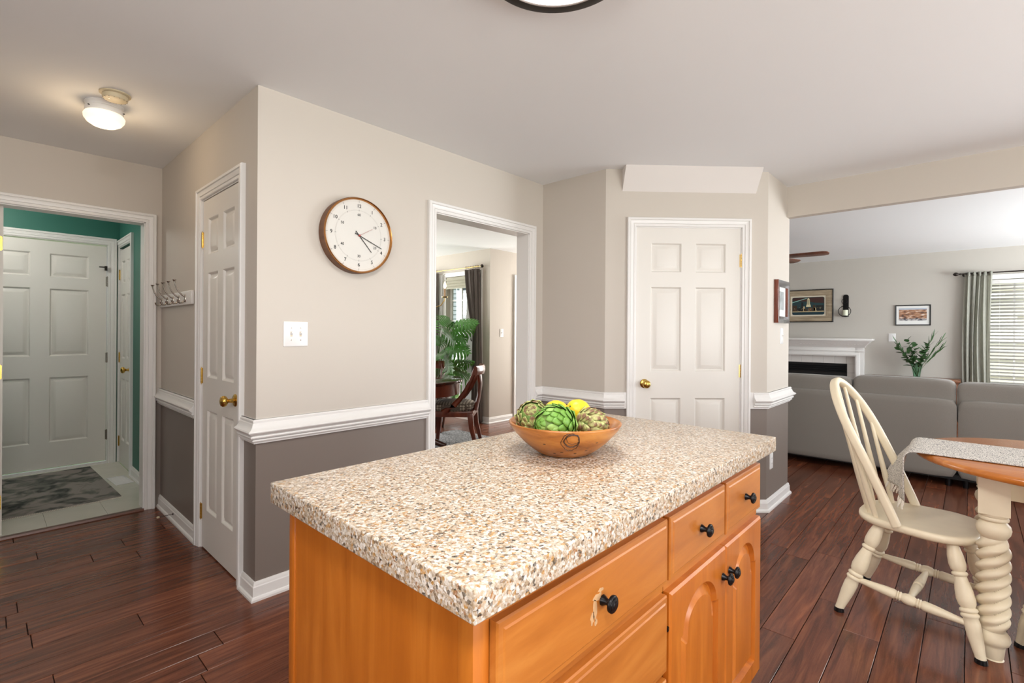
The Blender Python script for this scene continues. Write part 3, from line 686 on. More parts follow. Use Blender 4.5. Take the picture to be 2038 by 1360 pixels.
def artichoke(loc, axis, size, label, mats, seed, L_=1.0):
    rr = random.Random(seed)
    root = thing('artichoke', label, 'artichoke', loc, group='artichokes in the bowl')
    q = Vector(axis).to_track_quat('Z', 'Y').to_matrix().to_4x4()
    # core, stem end at -Z
    a = MB(); a.lathe([(0, -size*.92), (size*.35, -size*.86), (size*.72, -size*.5), (size*.84, -size*.05), (size*.72, size*.45), (size*.4, size*.86), (0, size*1.0)], 20, q); a.build('heart', mats[0], root, smooth=60)
    # one bract shape shared by all leaves
    b = MB(); n = 6; w = size*.66; l = size*1.0
    def leaf(u, v):
        x = (u-.5)*2; wd = w*(math.sin(math.pi*min(.96, .16+.80*v))**.7)*(1 if v < .93 else 1)
        return (x*wd*.5*(1 if v < .97 else .25), size*.10*math.sin(math.pi*v*.85)-size*.07*x*x, v*l)
    b.grid(leaf, 4, n)
    me = b.mesh('bract_shape', mats[1], smooth=70); me2 = me.copy(); me2.materials[0] = mats[2]
    rows = 9
    for r in range(rows):
        t = r/(rows-1); th = R(150)*(1-t)+R(20)*t      # polar angle from the tip
        cnt = max(5, int(3+9*math.sin(th)))
        for j in range(cnt):
            ph = 2*math.pi*(j+.5*(r % 2))/cnt+rr.uniform(-.1, .1)
            rad = size*.86*math.sin(th)*(.96 if t < .8 else .8); zz = size*.94*math.cos(th)
            s = (1.0-.48*t)*rr.uniform(.9, 1.1)
            M = q @ Rz(ph-math.pi/2) @ T(0, rad, zz) @ Rx(math.pi/2-th-R(5+7*t)) @ T(0, 0, -l*.35*s) @ Matrix.Scale(s*.95, 4)
            o = inst('bract', me2 if rr.random() < .3 else me, root, M=M)
            o.modifiers.new('thickness', 'SOLIDIFY').thickness = .0012
    return root
gA = pm('artichoke_green', lin((112, 158, 62)), .5, var=.35, vscale=30); gB = pm('artichoke_light', lin((150, 186, 96)), .5, var=.3, vscale=30); gC = pm('artichoke_core', lin((112, 140, 66)), .6)
bA = two_tone_noise('artichoke_mottled', [(.36, lin((112, 82, 58))), (.46, lin((160, 160, 98))), (.58, lin((196, 208, 134)))], 40, 4, .55, None, .1)
bB = two_tone_noise('artichoke_brown', [(.40, lin((126, 92, 66))), (.50, lin((168, 158, 104))), (.60, lin((190, 200, 128)))], 30, 4, .55, None, .1)
_rt = _R.copy(); _fw = _F.copy(); up = Vector((0, 0, 1))
def bp(r, f, z): v = Vector((BX, BY, 0))+_rt*r+_fw*f; return (v.x, v.y, IZ+z)
artichoke(bp(-.093, .012, .098), _rt*-.2+up*.55-_fw*.6, .056, 'mottled brown and green artichoke at the left of the bowl', [gC, bA, bB], 1)
artichoke(bp(-.034, -.050, .092), _rt*-.8-_fw*.55+up*.08, .060, 'bright green artichoke at the front middle of the bowl', [gC, gA, gB], 2)
artichoke(bp(.078, -.012, .083), _rt*.75-_fw*.35-up*.2, .052, 'pale green artichoke with brown outer leaves at the right of the bowl', [gC, bB, bA], 3)
def lemon(loc, axis, label, s=.0385):
    root = thing('lemon', label, 'lemon', loc, group='lemons in the bowl')
    q = Vector(axis).to_track_quat('Z', 'Y').to_matrix().to_4x4()
    a = MB(); P = [(0, -1.28), (.12, -1.26), (.22, -1.18), (.45, -1.02), (.72, -.75), (.92, -.35), (.98, 0), (.93, .36), (.75, .74), (.5, 1.0), (.28, 1.12), (.14, 1.17), (.05, 1.16), (0, 1.13)]
    a.lathe([(r*s, z*s) for r, z in P], 32, q); a.build('peel', MT['lemon'], root, smooth=70, weld=True)
    b = MB(); b.lathe([(0, 1.13*s), (.09*s, 1.14*s), (.07*s, 1.19*s), (0, 1.2*s)], 10, q); b.build('stem_scar', MT['stem'], root)
lemon(bp(.046, .036, .115), _rt*-.6+_fw*-.55+up*.42, 'whole yellow lemon on top at the right back of the bowl')
lemon(bp(-.022, .066, .108), _rt*.8+_fw*.4+up*.1, 'yellow lemon mostly hidden behind the green artichoke')

# ------------------------------------------------------------------ wall clock
ck = thing('wall_clock', 'round wall clock with brown case, copper rim and white dial', 'clock', (1.393, YC, 1.795))
CM = Rx(R(90))       # local z of the lathe points out of the wall (-Y)
CR = .205
a = MB(); a.lathe([(0, .0005), (CR, .0005), (CR, .050), (CR-.002, .052), (CR-.004, .0525)], 72, CM, cap=False); a.build('case', MT['walnut'], ck, smooth=40)
a = MB(); a.lathe([(CR-.003, .050), (CR-.002, .056), (CR-.006, .060), (CR-.011, .056), (CR-.012, .044)], 72, CM, cap=False); a.build('rim', MT['copper'], ck, smooth=60)
a = MB(); a.lathe([(0, .044), (CR-.010, .044)], 72, CM, cap=False); fc = a.build('dial', MT['clockface'], ck, smooth=0)
def polar(r, deg): return (r*math.sin(R(deg)), r*math.cos(R(deg)))
DY = -.0446
for nm, lst, st, sz, rad in (('hour_numeral', range(1, 13), 30, .0265, .775), ('minute_numeral', (10, 20, 30, 40, 50, 60), 6, .0195, .545)):
    for h_ in lst:
        vs_, fs = text_mesh('n', str(h_), sz, None); x, z = polar(CR*rad, h_*st); num = MB()
        num.add([(x+v[0], DY, z+v[1]) for v in vs_], fs); num.build(nm, MT['ink'], ck, smooth=0)
tk = MB(); tr = MB()
def ringflat(mb, r0, r1, n=90):
    v = []; f = []
    for i in range(n):
        for r in (r0, r1): x, z = polar(r, 360*i/n); v.append((x, DY+.0001, z))
    for i in range(n): j = (i+1) % n; f.append((2*i, 2*j, 2*j+1, 2*i+1))
    mb.add(v, f)
for r in (CR*.895, CR*.672, CR*.655): ringflat(tr, r, r+.0006)
for i in range(12):
    for r0, r1 in ((CR*.865, CR*.925), (CR*.64, CR*.685)):
        x0, z0 = polar(r0, i*30); x1, z1 = polar(r1, i*30); dx, dz = polar(.0007, i*30+90)
        tk.add([(x0-dx, DY, z0-dz), (x0+dx, DY, z0+dz), (x1+dx, DY, z1+dz), (x1-dx, DY, z1-dz)], [(0, 1, 2, 3)])
tk.build('hour_marks', MT['ink'], ck, smooth=0); tr.build('minute_track', MT['inkgrey'], ck, smooth=0)
def hand(name, deg, L0, L1, w, y, mat):
    a = MB(); (x0, z0), (x1, z1) = polar(-L0, deg), polar(L1, deg); dx, dz = polar(w/2, deg+90)
    a.prism([(x0-dx, z0-dz), (x0+dx, z0+dz), (x1+dx*.8, z1+dz*.8), (x1-dx*.8, z1-dz*.8)], y, y-.001, lambda u, v, d: (u, d, v)); a.build(name, MT[mat], ck, smooth=0)
hand('hour_hand', 138, .030, .112, .0042, -.047, 'ink'); hand('minute_hand', 112, .028, .148, .0038, -.049, 'ink'); hand('second_hand', 60, .0, .09, .0014, -.051, 'red')
a = MB(); a.lathe([(0, .045), (.0055, .045), (.0055, .053), (0, .0535)], 18, CM); a.build('hub', MT['red'], ck)

# ------------------------------------------------------------------ switches, outlets
def plate(name, label, loc, rz, w, h, kind, n=1):
    r = thing(name, label, 'switch' if kind == 'toggle' else ('outlet' if kind == 'outlet' else 'wall plate'), loc, rz)
    a = MB(); o0 = [(x, 0, z) for x, z in rrect(w, h, .004, 3)]; o1 = [(x, -.004, z) for x, z in rrect(w, h, .004, 3)]; o2 = [(x, -.006, z) for x, z in rrect(w-.008, h-.008, .003, 3)]
    a.rings([o0, o1, o2]); a.build('plate', MT['plastic'], r, smooth=30)
    for i in range(n):
        x = (i-(n-1)/2)*.046
        if kind == 'toggle':
            b = MB(); b.box(x-.005, x+.005, -.0064, -.005, -.012, .012); b.build('switch_slot', MT['almond'], r, smooth=0)
            b = MB(); b.add([(x-.004, -.006, -.006), (x+.004, -.006, -.006), (x+.004, -.006, .006), (x-.004, -.006, .006), (x-.003, -.018, .004), (x+.003, -.018, .004), (x+.003, -.018, .010), (x-.003, -.018, .010)], [(0, 1, 5, 4), (1, 2, 6, 5), (2, 3, 7, 6), (3, 0, 4, 7), (4, 5, 6, 7)]); b.build('toggle', MT['plastic'], r, smooth=0)
            for dz in (-.030, .030):
                c = MB(); c.lathe([(.003, 0), (.003, .001), (.0015, .0016), (0, .0016)], 10, T(x, -.006, dz) @ Rx(R(90))); c.build('screw', MT['nickel'], r)
        elif kind == 'outlet':
            for dz in (-.0195, .0195):
                b = MB(); b.rings([[(x+u, -.006, dz+v) for u, v in rrect(.032, .028, .008)], [(x+u, -.0075, dz+v) for u, v in rrect(.031, .027, .008)]]); s_ = b.build('socket', MT['plastic'], r, smooth=20)
                for q in (-.006, .006):
                    c = MB(); c.box(x+q-.001, x+q+.001, -.0078, -.007, dz-.004, dz+.005); c.build('slot', MT['ink'], s_, smooth=0)
        elif kind == 'blank':
            for dz in (-.02, .02):
                c = MB(); c.lathe([(.003, 0), (.003, .001), (0, .0014)], 10, T(x, -.006, dz) @ Rx(R(90))); c.build('screw', MT['plastic'], r)
    return r
plate('light_switch', 'double white toggle switch plate below the clock', (1.0725, YC, 1.2605), 0, .121, .123, 'toggle', 2)
plate('light_switch', 'single white toggle switch under the picture on the narrow wall', (4.20, YP, 1.262), 0, .07, .123, 'toggle', 1)
plate('wall_outlet', 'white outlet low on the taupe wall end behind the island', (3.955, YP, .345), 0, .07, .115, 'outlet', 1)
plate('light_switch', 'single white switch on the foyer wall beside the dining curtain', (5.047, YQ, 1.264), 0, .07, .115, 'toggle', 1)
plate('wall_plate', 'white wall plate on the living room wall left of the vase', (XL, .842, 1.238), Q, .085, .118, 'blank', 1)

# ------------------------------------------------------------------ coat rack with five hooks
hr = thing('coat_rack', 'white coat rack board with five nickel hooks beside the closet door', 'coat rack', (XC, 4.262, 1.478), Q)
a = MB(); a.box(0, .785, -.018, 0, -.043, .043); a.build('board', MT['trim'], hr, bevel=.005, smooth=40)
def hook(x):
    M = hr; a = MB()
    a.lathe([(0, 0), (.016, 0), (.015, .004), (.008, .006), (0, .006)], 16, T(x, -.018, -.004) @ Rx(R(90)) @ Matrix.Diagonal((.7, 1.6, 1, 1)))
    h = a.build('hook', MT['nickel'], hr, smooth=50)
    b = MB(); b.tube([(x, -.022, .010), (x, -.034, .016), (x, -.050, .032), (x, -.066, .058), (x, -.074, .085), (x, -.077, .100)], [.006, .005, .0042, .0038, .0036, .0045], 8); b.lathe([(.004, 0), (.011, .010), (.011, .012), (0, .013)], 12, T(x, -.077, .098)); b.build('upper_prong', MT['nickel'], h, smooth=60)
    c = MB(); c.tube([(x, -.022, -.014), (x, -.034, -.030), (x, -.048, -.034), (x, -.057, -.024), (x, -.060, -.012)], [.006, .0055, .0045, .004, .0055], 8); c.build('lower_prong', MT['nickel'], h, smooth=60)
for i in range(5): hook(.095+i*.142)
for x in (.03, .755):
    a = MB(); a.lathe([(.006, 0), (.006, .002), (0, .0035)], 12, T(x, -.018, 0) @ Rx(R(90))); a.build('screw_cap', MT['plastic'], hr)
# door stop on the baseboard
ds = thing('door_stop', 'brown spring door stop with cream tip on the hallway baseboard', 'door stop', (XC-.013, 3.875, .052), Q)
a = MB(); pts = [(.003*math.cos(t*.9), -.001-.0011*t, .003*math.sin(t*.9)) for t in range(70)]; a.tube(pts, .0014, 5); a.build('spring', MT['bronze'], ds, smooth=60)
a = MB(); a.lathe([(0, 0), (.0065, 0), (.0068, .012), (.005, .015), (0, .015)], 14, T(0, -.076, 0) @ Rx(R(90))); a.build('rubber_tip', MT['almond'], ds)
a = MB(); a.lathe([(.008, 0), (.008, .002), (.004, .004)], 14, Rx(R(90))); a.build('mount', MT['bronze'], ds)

# ------------------------------------------------------------------ ceiling fixtures
fl = thing('ceiling_light', 'small lit mushroom ceiling light with frosted glass in the hallway', 'ceiling light', (.430, 3.285, H))
a = MB(); a.lathe([(0, 0), (.080, 0), (.082, -.005), (.075, -.014), (.073, -.020), (.079, -.026), (.080, -.046), (.076, -.052), (.066, -.052)], 40, cap=False); a.build('fitter', MT['trim'], fl, smooth=40)
a = MB(); a.lathe([(.068, -.046), (.080, -.053), (.086, -.064), (.084, -.080), (.072, -.098), (.050, -.112), (.024, -.118), (0, -.120)], 40); a.build('glass_shade', MT['lampglass'], fl, smooth=70)
for q in range(3):
    b = MB(); an = R(215+120*q); b.lathe([(.003, 0), (.003, .008), (0, .010)], 8, T(.078*math.cos(an), .078*math.sin(an), -.036) @ Rz(an) @ Ry(R(90))); b.build('thumb_screw', MT['bronze'], fl)
ld = bpy.data.lights.new('hall_bulb', 'POINT'); ld.energy = 2.4; ld.color = (1, .74, .46); ld.shadow_soft_size = .09
lo = bpy.data.objects.new('hall_bulb', ld); col.objects.link(lo); lo.location = (.428, 3.30, H-.17)
sd = thing('smoke_detector', 'round yellowed smoke detector on the ceiling beside the hallway light', 'smoke detector', (.447, 3.10, H))
a = MB(); a.lathe([(0, 0), (.078, 0), (.079, -.006), (.070, -.010), (.066, -.010)], 40); a.build('base', MT['almond'], sd, smooth=40)
a = MB(); a.lathe([(.064, -.008), (.064, -.026), (.060, -.033), (.05, -.036), (0, -.036)], 40); a.build('cover', MT['almond'], sd, smooth=40)
for i in range(14):
    an = R(360/14*i); b = MB(); b.box(.052, .062, -.002, .002, -.0345, -.0338, M=Rz(an)); b.build('vent_slot', MT['bronze'], sd, smooth=0)
a = MB(); a.lathe([(.006, -.036), (.006, -.038), (0, -.0385)], 12, T(-.03, -.012, 0)); a.build('test_button', MT['nickel'], sd)
sd.scale = (.8, .8, .9)
# kitchen ring light: bottom edge just enters the frame
rl = thing('ceiling_light', 'round ceiling light with dark bronze ring and white diffuser above the island', 'ceiling light', (1.168, .908, H))
a = MB(); RR = .237; a.lathe([(RR, 0), (RR, -.048), (RR-.003, -.058), (RR-.008, -.060), (RR-.037, -.060), (RR-.040, -.056), (RR-.040, -.04)], 72, cap=False); a.build('ring', MT['bronze'], rl, smooth=40)
a = MB(); a.lathe([(RR-.039, -.054), (RR-.06, -.056), (.10, -.058), (0, -.058)], 64); a.build('diffuser', MT['ringglass'], rl, smooth=60)

# added dome fill above and behind the camera, lighting the walls that face it
r2 = thing('ceiling_light', 'added unseen fill light in a domed ceiling fixture behind the camera', 'ceiling light', (-.25, -.45, H))
a = MB(); a.lathe([(RR, 0), (RR, -.030), (RR-.004, -.038), (RR-.020, -.038), (RR-.024, -.030)], 64, cap=False); a.build('ring', MT['bronze'], r2, smooth=40)
a = MB(); a.lathe([(RR-.022, -.030), (RR-.024, -.060), (RR-.05, -.095), (.12, -.125), (.05, -.138), (0, -.14)], 48, cap=False); a.build('diffuser', MT['domefill'], r2, smooth=60)
# ------------------------------------------------------------------ breakfast table
TBX, TBY, TR, TZ = 3.0, -.30, .49, .765
tb = thing('dining_table', 'oak-topped breakfast table with cream rope-twist legs', 'table', (TBX, TBY, 0))
def oval(r, n=32, dy=-.55):
    pts = []
    for i in range(n+1): an = math.pi*i/n; pts.append((r*math.cos(an), r*math.sin(an)))
    for i in range(n+1): an = math.pi+math.pi*i/n; pts.append((r*math.cos(an), dy+r*math.sin(an)))
    return pts
a = MB(); a.rings([[(x, y, z) for x, y in oval(TR-i)] for i, z in ((.012, TZ-.030), (.004, TZ-.028), (0, TZ-.020), (0, TZ-.012), (.004, TZ-.004), (.012, TZ))], cap0=True); a.build('table_top', MT['oak'], tb, smooth=50)
LG = [(-.262, .228), (.262, .228), (-.262, -.78), (.262, -.78)]
def twist_leg(x, y):
    root = bpy.data.objects.new('leg', None)
    a = MB(); s = .046
    a.box(x-s, x+s, y-s, y+s, .575, TZ-.031)
    # rope twist
    n, k = 40, 96; v = []; f = []; z0, z1 = .115, .478
    for i in range(k+1):
        t = i/k; z = z0+(z1-z0)*t; env = min(1, min(t, 1-t)*9)
        for j in range(n):
            an = 2*math.pi*j/n; ph = 3*an-t*2*math.pi*8.0
            lob = abs(math.sin(ph/2))**.75
            r = .032+.021*env*lob+.006*(1-env)
            v.append((x+r*math.cos(an), y+r*math.sin(an), z))
    for i in range(k):
        for j in range(n): j2 = (j+1) % n; f.append((i*n+j, i*n+j2, (i+1)*n+j2, (i+1)*n+j))
    a.add(v, f)
    a.lathe([(.030, .472), (.040, .480), (.050, .497), (.053, .513), (.050, .528), (.040, .540), (.036, .545), (.045, .549), (.046, .556), (.042, .562), (.045, .566), (.046, .576)], 36, T(x, y, 0))
    a.lathe([(.030, .118), (.040, .112), (.050, .098), (.053, .082), (.048, .066), (.038, .058), (.037, .050), (.033, .010), (.030, .004), (.034, 0), (0, 0)], 36, T(x, y, 0))
    return a
for x, y in LG: twist_leg(x, y).build('leg', MT['cream'], tb, smooth=60)
for x in (-.262, .262):
    a = MB(); a.box(x-.012, x+.012, -.74, .19, .635, TZ-.031); a.build('apron', MT['cream'], tb, bevel=.002)
for y in (.228, -.78):
    a = MB(); a.box(-.225, .225, y-.012, y+.012, .635, TZ-.031); a.build('apron', MT['cream'], tb, bevel=.002)
# runner
rn = thing('table_runner', 'grey woven table runner with fringed end hanging off the oak table', 'table runner', (TBX, TBY, 0))
ARC = [(0, 0)]
def rpos(u, s):
    # u across, s length along from the far end; table edge at y=+TR
    w = .20; x = -.045+(u-.5)*2*w
    edge = math.sqrt(max(.01, TR*TR-(x)**2))*0+.475
    flat = 1.25+edge; r = .035
    if s < flat: y = -1.25+s; z = TZ+.0035
    elif s < flat+r*1.57:
        an = (s-flat)/r; y = edge+r*math.sin(an); z = TZ+.0035-r+r*math.cos(an)
    else:
        d = s-flat-r*1.57; q = d/.22
        y = edge+r+.012*math.sin(u*9)*q+.16*q*(1-.35*q)*u**1.3; z = TZ+.0035-r-d*(.98-.10*u)
        x = x-(.07*q*q)*(u-.5)*1.2+.02*q
    z += .0012*math.sin(s*60)*math.sin(u*25)
    return Vector((x, y, z))
SL = 1.25+.475+.055+.20
a = MB(); a.grid(lambda u, v: rpos(u, v*SL), 24, 150); o = a.build('cloth', MT['runner'], rn, smooth=80); solid(o, .005, 1)
b = MB(); rr = random.Random(5)
b.tube([(0, 0, 0), (.001, .001, -.012), (-.001, .002, -.028), (.001, 0, -.042)], [.0035, .0045, .004, .0035], 6); b.tube([(0, 0, -.004), (.006, .002, -.02), (.008, .0, -.038)], [.002, .0025, .001], 5); b.tube([(0, 0, -.004), (-.006, -.002, -.02), (-.007, .001, -.036)], [.002, .0025, .001], 5)
tm = b.mesh('tassel_shape', MT['fringe'], smooth=60)
for i in range(17):
    u = (i+.5)/17; p = rpos(u, SL-.004); inst('tassel', tm, rn, M=T(*p) @ Rx(R(rr.uniform(-12, 20))) @ Ry(R(rr.uniform(-22, 22))) @ Matrix.Scale(rr.uniform(.8, 1.15), 4))

# ------------------------------------------------------------------ windsor chair
def windsor(loc, rz, label):
    root = thing('windsor_chair', label, 'chair', loc, rz, group='cream windsor chairs')
    SZ = .452
    # seat: rounded, slightly waisted outline
    def outl(sc, n=56):
        pts = []
        for i in range(n):
            an = 2*math.pi*i/n; c, s = math.cos(an), math.sin(an)
            e = 2/2.9; x = .215*abs(c)**e*(1 if c > 0 else -1); y = .218*abs(s)**e*(1 if s > 0 else -1)
            x *= (1-.10*max(0, y/.218)) ; x *= 1-.05*math.exp(-((y-.03)/.07)**2)
            pts.append((x*sc, y*sc))
        return pts
    a = MB()
    L0 = [(.86, SZ-.036), (.95, SZ-.034), (.99, SZ-.026), (1.0, SZ-.016), (.995, SZ-.007), (.97, SZ-.001), (.93, SZ), (.80, SZ-.004), (.55, SZ-.010), (.25, SZ-.012)]
    a.rings([[(x, y, z) for x, y in outl(s)] for s, z in L0], cap0=True); a.build('seat', MT['cream'], root, smooth=60)
    # bow back (front of the chair is -y)
    by, lean, hgt = .045, .285, .60
    def bow(t):
        # t 0..1 along the hoop
        if t < .3: q = t/.3; x = -.195-.008*math.sin(q*math.pi/2); h = q*.56
        elif t > .7: q = (1-t)/.3; x = .195+.008*math.sin(q*math.pi/2); h = q*.56
        else:
            an = math.pi*(1-(t-.3)/.4); x = .203*math.cos(an)*abs(math.cos(an))**.12 if abs(math.cos(an)) > 1e-6 else 0; h = .56+.44*math.sin(an)**.92
        return Vector((x, by+lean*h*(.85+.15*h), SZ-.008+hgt*h))
    a = MB(); N_ = 60; pts = [bow(i/N_) for i in range(N_+1)]
    # rectangular rounded section
    sec = rrect(.030, .036, .010, 3); v = []; f = []; m_ = len(sec)
    nrm = Vector((0, hgt, -lean)).normalized()
    for i, p in enumerate(pts):
        tg = (pts[min(N_, i+1)]-pts[max(0, i-1)]).normalized(); w = nrm.cross(tg).normalized()
        for u_, v_ in sec: v.append(p+w*u_+nrm*v_)
    for i in range(N_):
        for j in range(m_): j2 = (j+1) % m_; f.append((i*m_+j, i*m_+j2, (i+1)*m_+j2, (i+1)*m_+j))
    f.append(list(range(m_))); f.append([N_*m_+j for j in range(m_)])
    a.add(v, f); a.build('back_bow', MT['cream'], root, smooth=50)
    for i in range(7):
        k_ = (i-3)/3; b0 = Vector((k_*.150, .188-.060*abs(k_)**2, SZ-.006))
        t = .5+k_*.165; b1 = bow(t)-Vector((0, 0, .004))
        c = MB(); c.turned(b0, b1, [(0, .0098), (.12, .0118), (.3, .0130), (.45, .0112), (.7, .0092), (1, .0075)], 12); c.build('spindle', MT['cream'], root, smooth=60)
    LP = [(0, .0125), (.03, .0150), (.12, .0200), (.20, .0215), (.245, .0190), (.26, .0150), (.27, .0190), (.283, .0205), (.295, .0185), (.305, .0150), (.33, .0165), (.42, .0215), (.50, .0235), (.545, .0215), (.57, .0170), (.58, .0215), (.595, .0230), (.607, .0210), (.613, .0180), (.622, .0215), (.637, .0230), (.65, .0205), (.66, .0180), (.70, .0200), (.80, .0190), (.96, .0135), (1, .0130)]
    legs = {}
    for key, top, bot in (('rl', (-.135, .115), (-.225, .250)), ('rr', (.135, .115), (.225, .250)), ('fl', (-.150, -.130), (-.225, -.228)), ('fr', (.150, -.130), (.225, -.228))):
        p0 = Vector((*top, SZ-.03)); p1 = Vector((*bot, .012)); legs[key] = (p0, p1)
        c = MB(); c.turned(p0, p1, [(t_, r_*1.32) for t_, r_ in LP], 18); lg = c.build('leg', MT['cream'], root, smooth=50)
        d = MB(); d.lathe([(.0185, .018), (.0195, .012), (.0205, .004), (.0205, 0), (0, 0)], 16, T(p1.x, p1.y, 0)); d.build('foot_cap', MT['black'], lg)
    SP = [(0, .0085), (.1, .0105), (.3, .0160), (.375, .0165), (.395, .0130), (.405, .0165), (.415, .0130), (.425, .0165), (.44, .0130), (.46, .0165), (.5, .0190), (.54, .0165), (.56, .0130), (.575, .0165), (.585, .0130), (.595, .0165), (.605, .0130), (.625, .0165), (.7, .0160), (.9, .0105), (1, .0085)]
    mids = []
    for s_ in 'lr':
        p = legs['r'+s_]; q = legs['f'+s_]; a0 = p[0].lerp(p[1], .64); a1 = q[0].lerp(q[1], .72); mids.append((a0+a1)/2)
        c = MB(); c.turned(a0, a1, [(t_, r_*1.25) for t_, r_ in SP], 16); c.build('side_stretcher', MT['cream'], root, smooth=50)
    c = MB(); c.turned(mids[0], mids[1], [(0, .0085), (.12, .0115), (.36, .0170), (.41, .0175), (.43, .0135), (.45, .0185), (.47, .0150), (.5, .0190), (.53, .0150), (.55, .0185), (.57, .0135), (.59, .0175), (.64, .0170), (.88, .0115), (1, .0085)], 16); c.build('cross_stretcher', MT['cream'], root, smooth=50)
    return root
windsor((2.905, .165, 0), R(-6), 'cream spindle-back windsor chair pulled out at the end of the table')
windsor((2.69, -.392, 0), R(92), 'cream windsor chair at the frame edge tucked under the table side')

# ------------------------------------------------------------------ sofa
SX = 5.56
sf = thing('sofa', 'grey linen sectional sofa seen from behind', 'sofa', (SX, .075, 0))
def soft_box(mb, x0, x1, y0, y1, z0, z1, p=5.0, n=14, puff=0.0, seed=0):
    rr = random.Random(seed); cx, cy, cz = (x0+x1)/2, (y0+y1)/2, (z0+z1)/2; hx, hy, hz = (x1-x0)/2, (y1-y0)/2, (z1-z0)/2
    def sp(v): return v
    for ax in range(3):
        for sg in (-1, 1):
            def fn(u, v):
                q = [0, 0, 0]; q[ax] = sg; q[(ax+1) % 3] = (u*2-1)*sg; q[(ax+2) % 3] = v*2-1
                L_ = (abs(q[0])**p+abs(q[1])**p+abs(q[2])**p)**(1/p)
                q = [w/L_ for w in q]
                pf = 1+puff*math.sin(q[1]*7+seed)*math.cos(q[2]*5+seed*2)
                return (cx+q[0]*hx*pf, cy+q[1]*hy, cz+q[2]*hz*(1+.4*puff*math.sin(q[1]*5+seed)))
            mb.grid(fn, n, n)
    return mb
def mod(y0, y1, nm):
    a = MB(); soft_box(a, 0, .16, y0, y1, .072, .735, 22, 12); return a.build(nm, MT['sofa'], sf, smooth=60, weld=True)
mod(.004, 1.55, 'back_panel'); mod(-1.5, -.004, 'back_panel')
for y0, y1, z1, sd_ in ((.742, 1.50, .870, 1), (.010, .738, .895, 2), (-.79, .006, .880, 3), (-1.5, -.80, .88, 4)):
    a = MB(); soft_box(a, .045, .27, y0, y1, .50, z1, 9, 24, .010, sd_); c = a.build('back_cushion', MT['sofa'], sf, smooth=70, weld=True)
    # piping along the top edge facing the camera
    pts = []; hy = (y1-y0)/2; cy = (y0+y1)/2; hz = (z1-.5)/2; cz = (.5+z1)/2
    for i in range(41):
        t = R(-60+300*i/40)
        c_, s_ = math.cos(t), math.sin(t); p_ = 6
        L_ = (abs(c_)**p_+abs(s_)**p_)**(1/p_); pts.append((.075, cy+c_/L_*hy*.985, cz+s_/L_*hz*.985))
    b = MB(); b.tube(pts, .006, 6, closed=False); b.build('piping', MT['sofa'], c, smooth=60)
a = MB(); soft_box(a, .16, .95, .01, 1.55, .10, .33, 20, 8); a.build('seat_base', MT['sofa'], sf, smooth=60, weld=True)
a = MB(); soft_box(a, .16, .95, -1.5, -.01, .10, .33, 20, 8); a.build('seat_base', MT['sofa'], sf, smooth=60, weld=True)
for y0, y1 in ((.78, 1.53), (.02, .77), (-.76, -.02), (-1.49, -.77)):
    a = MB(); soft_box(a, .17, .96, y0, y1, .33, .48, 6, 10); a.build('seat_cushion', MT['sofa'], sf, smooth=60, weld=True)
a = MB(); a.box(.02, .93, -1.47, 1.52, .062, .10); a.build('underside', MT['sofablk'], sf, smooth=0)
for y in (.055, -.055, 1.45, -1.42):
    for x in (.05, .85):
        a = MB(); a.lathe([(.020, 0), (.024, .07)], 14, T(x, y, 0)); a.build('foot', MT['black'], sf)

# ------------------------------------------------------------------ living room wall
# fireplace (centre of mantel hidden behind the wall end)
fp = thing('fireplace', 'white mantel fireplace with pale tile surround and black louvred firebox', 'fireplace', (XL, 1.93, 0), Q)
# local x runs to the right (-Y), right mantel end at world y=1.05 -> x=.88
MW = .86
a = MB(); a.box(-MW+.10, -.655, -.10, 0, 0, 1.08); a.box(.655, MW-.10, -.10, 0, 0, 1.08); a.box(-.655, .655, -.10, 0, .945, 1.08)
a.box(-MW+.09, MW-.09, -.115, -.09, 1.02, 1.035)
a.build('surround', MT['mantel'], fp, bevel=.003, smooth=30)
a = MB(); path = [(-.655, 0), (-.655, .945), (.655, .945), (.655, 0)]
a.sweep(path, [(0, 0), (0, .016), (.02, .022), (.03, .016), (.05, .014), (.06, .006), (.06, 0)], lambda u, v, d: (u, -.10-d, v)); a.build('inner_moulding', MT['mantel'], fp, smooth=40)
a = MB(); a.sweep([(-MW+.10, 0), (-MW+.10, -.10), (MW-.10, -.10), (MW-.10, 0)][::-1], [(0, 1.08), (.01, 1.08), (.02, 1.10), (.05, 1.13), (.075, 1.16), (.085, 1.175), (0, 1.175)], lambda u, v, d: (u, v, d)); a.build('crown_moulding', MT['mantel'], fp, smooth=40)
a = MB(); a.box(-MW-.02, MW+.02, -.215, 0, 1.185, 1.215); a.box(-MW, MW, -.195, 0, 1.175, 1.185); a.build('mantel_shelf', MT['mantel'], fp, bevel=.006, smooth=30)
a = MB()
for i in range(36): x = -MW+.12+i*(2*MW-.24)/35; a.box(x-.012, x+.012, -.150, -.11, 1.125, 1.145)
dn = a.build('dentils', MT['mantel'], fp, smooth=0)
tile_w = .152
for i in range(-4, 5):
    x0 = i*tile_w-tile_w/2
    if x0 > .66 or x0+tile_w < -.66: continue
    a = MB(); a.box(max(x0, -.655)+.001, min(x0+tile_w, .655)-.001, -.022, -.002, .826, .944); a.build('tile', MT['tile'], fp, bevel=.0015, smooth=0)
for sx in (-1, 1):
    for j in range(6):
        z1 = .826-j*.138; z0 = max(0, z1-.138)
        a = MB(); x0, x1 = (.541, .655) if sx > 0 else (-.655, -.541); a.box(x0+.001, x1-.001, -.022, -.002, z0+.001, z1-.001); a.build('tile', MT['tile'], fp, bevel=.0015, smooth=0)
a = MB(); a.box(-.54, .54, -.008, -.002, 0, .826); a.build('firebox_back', MT['firebox'], fp, smooth=0)
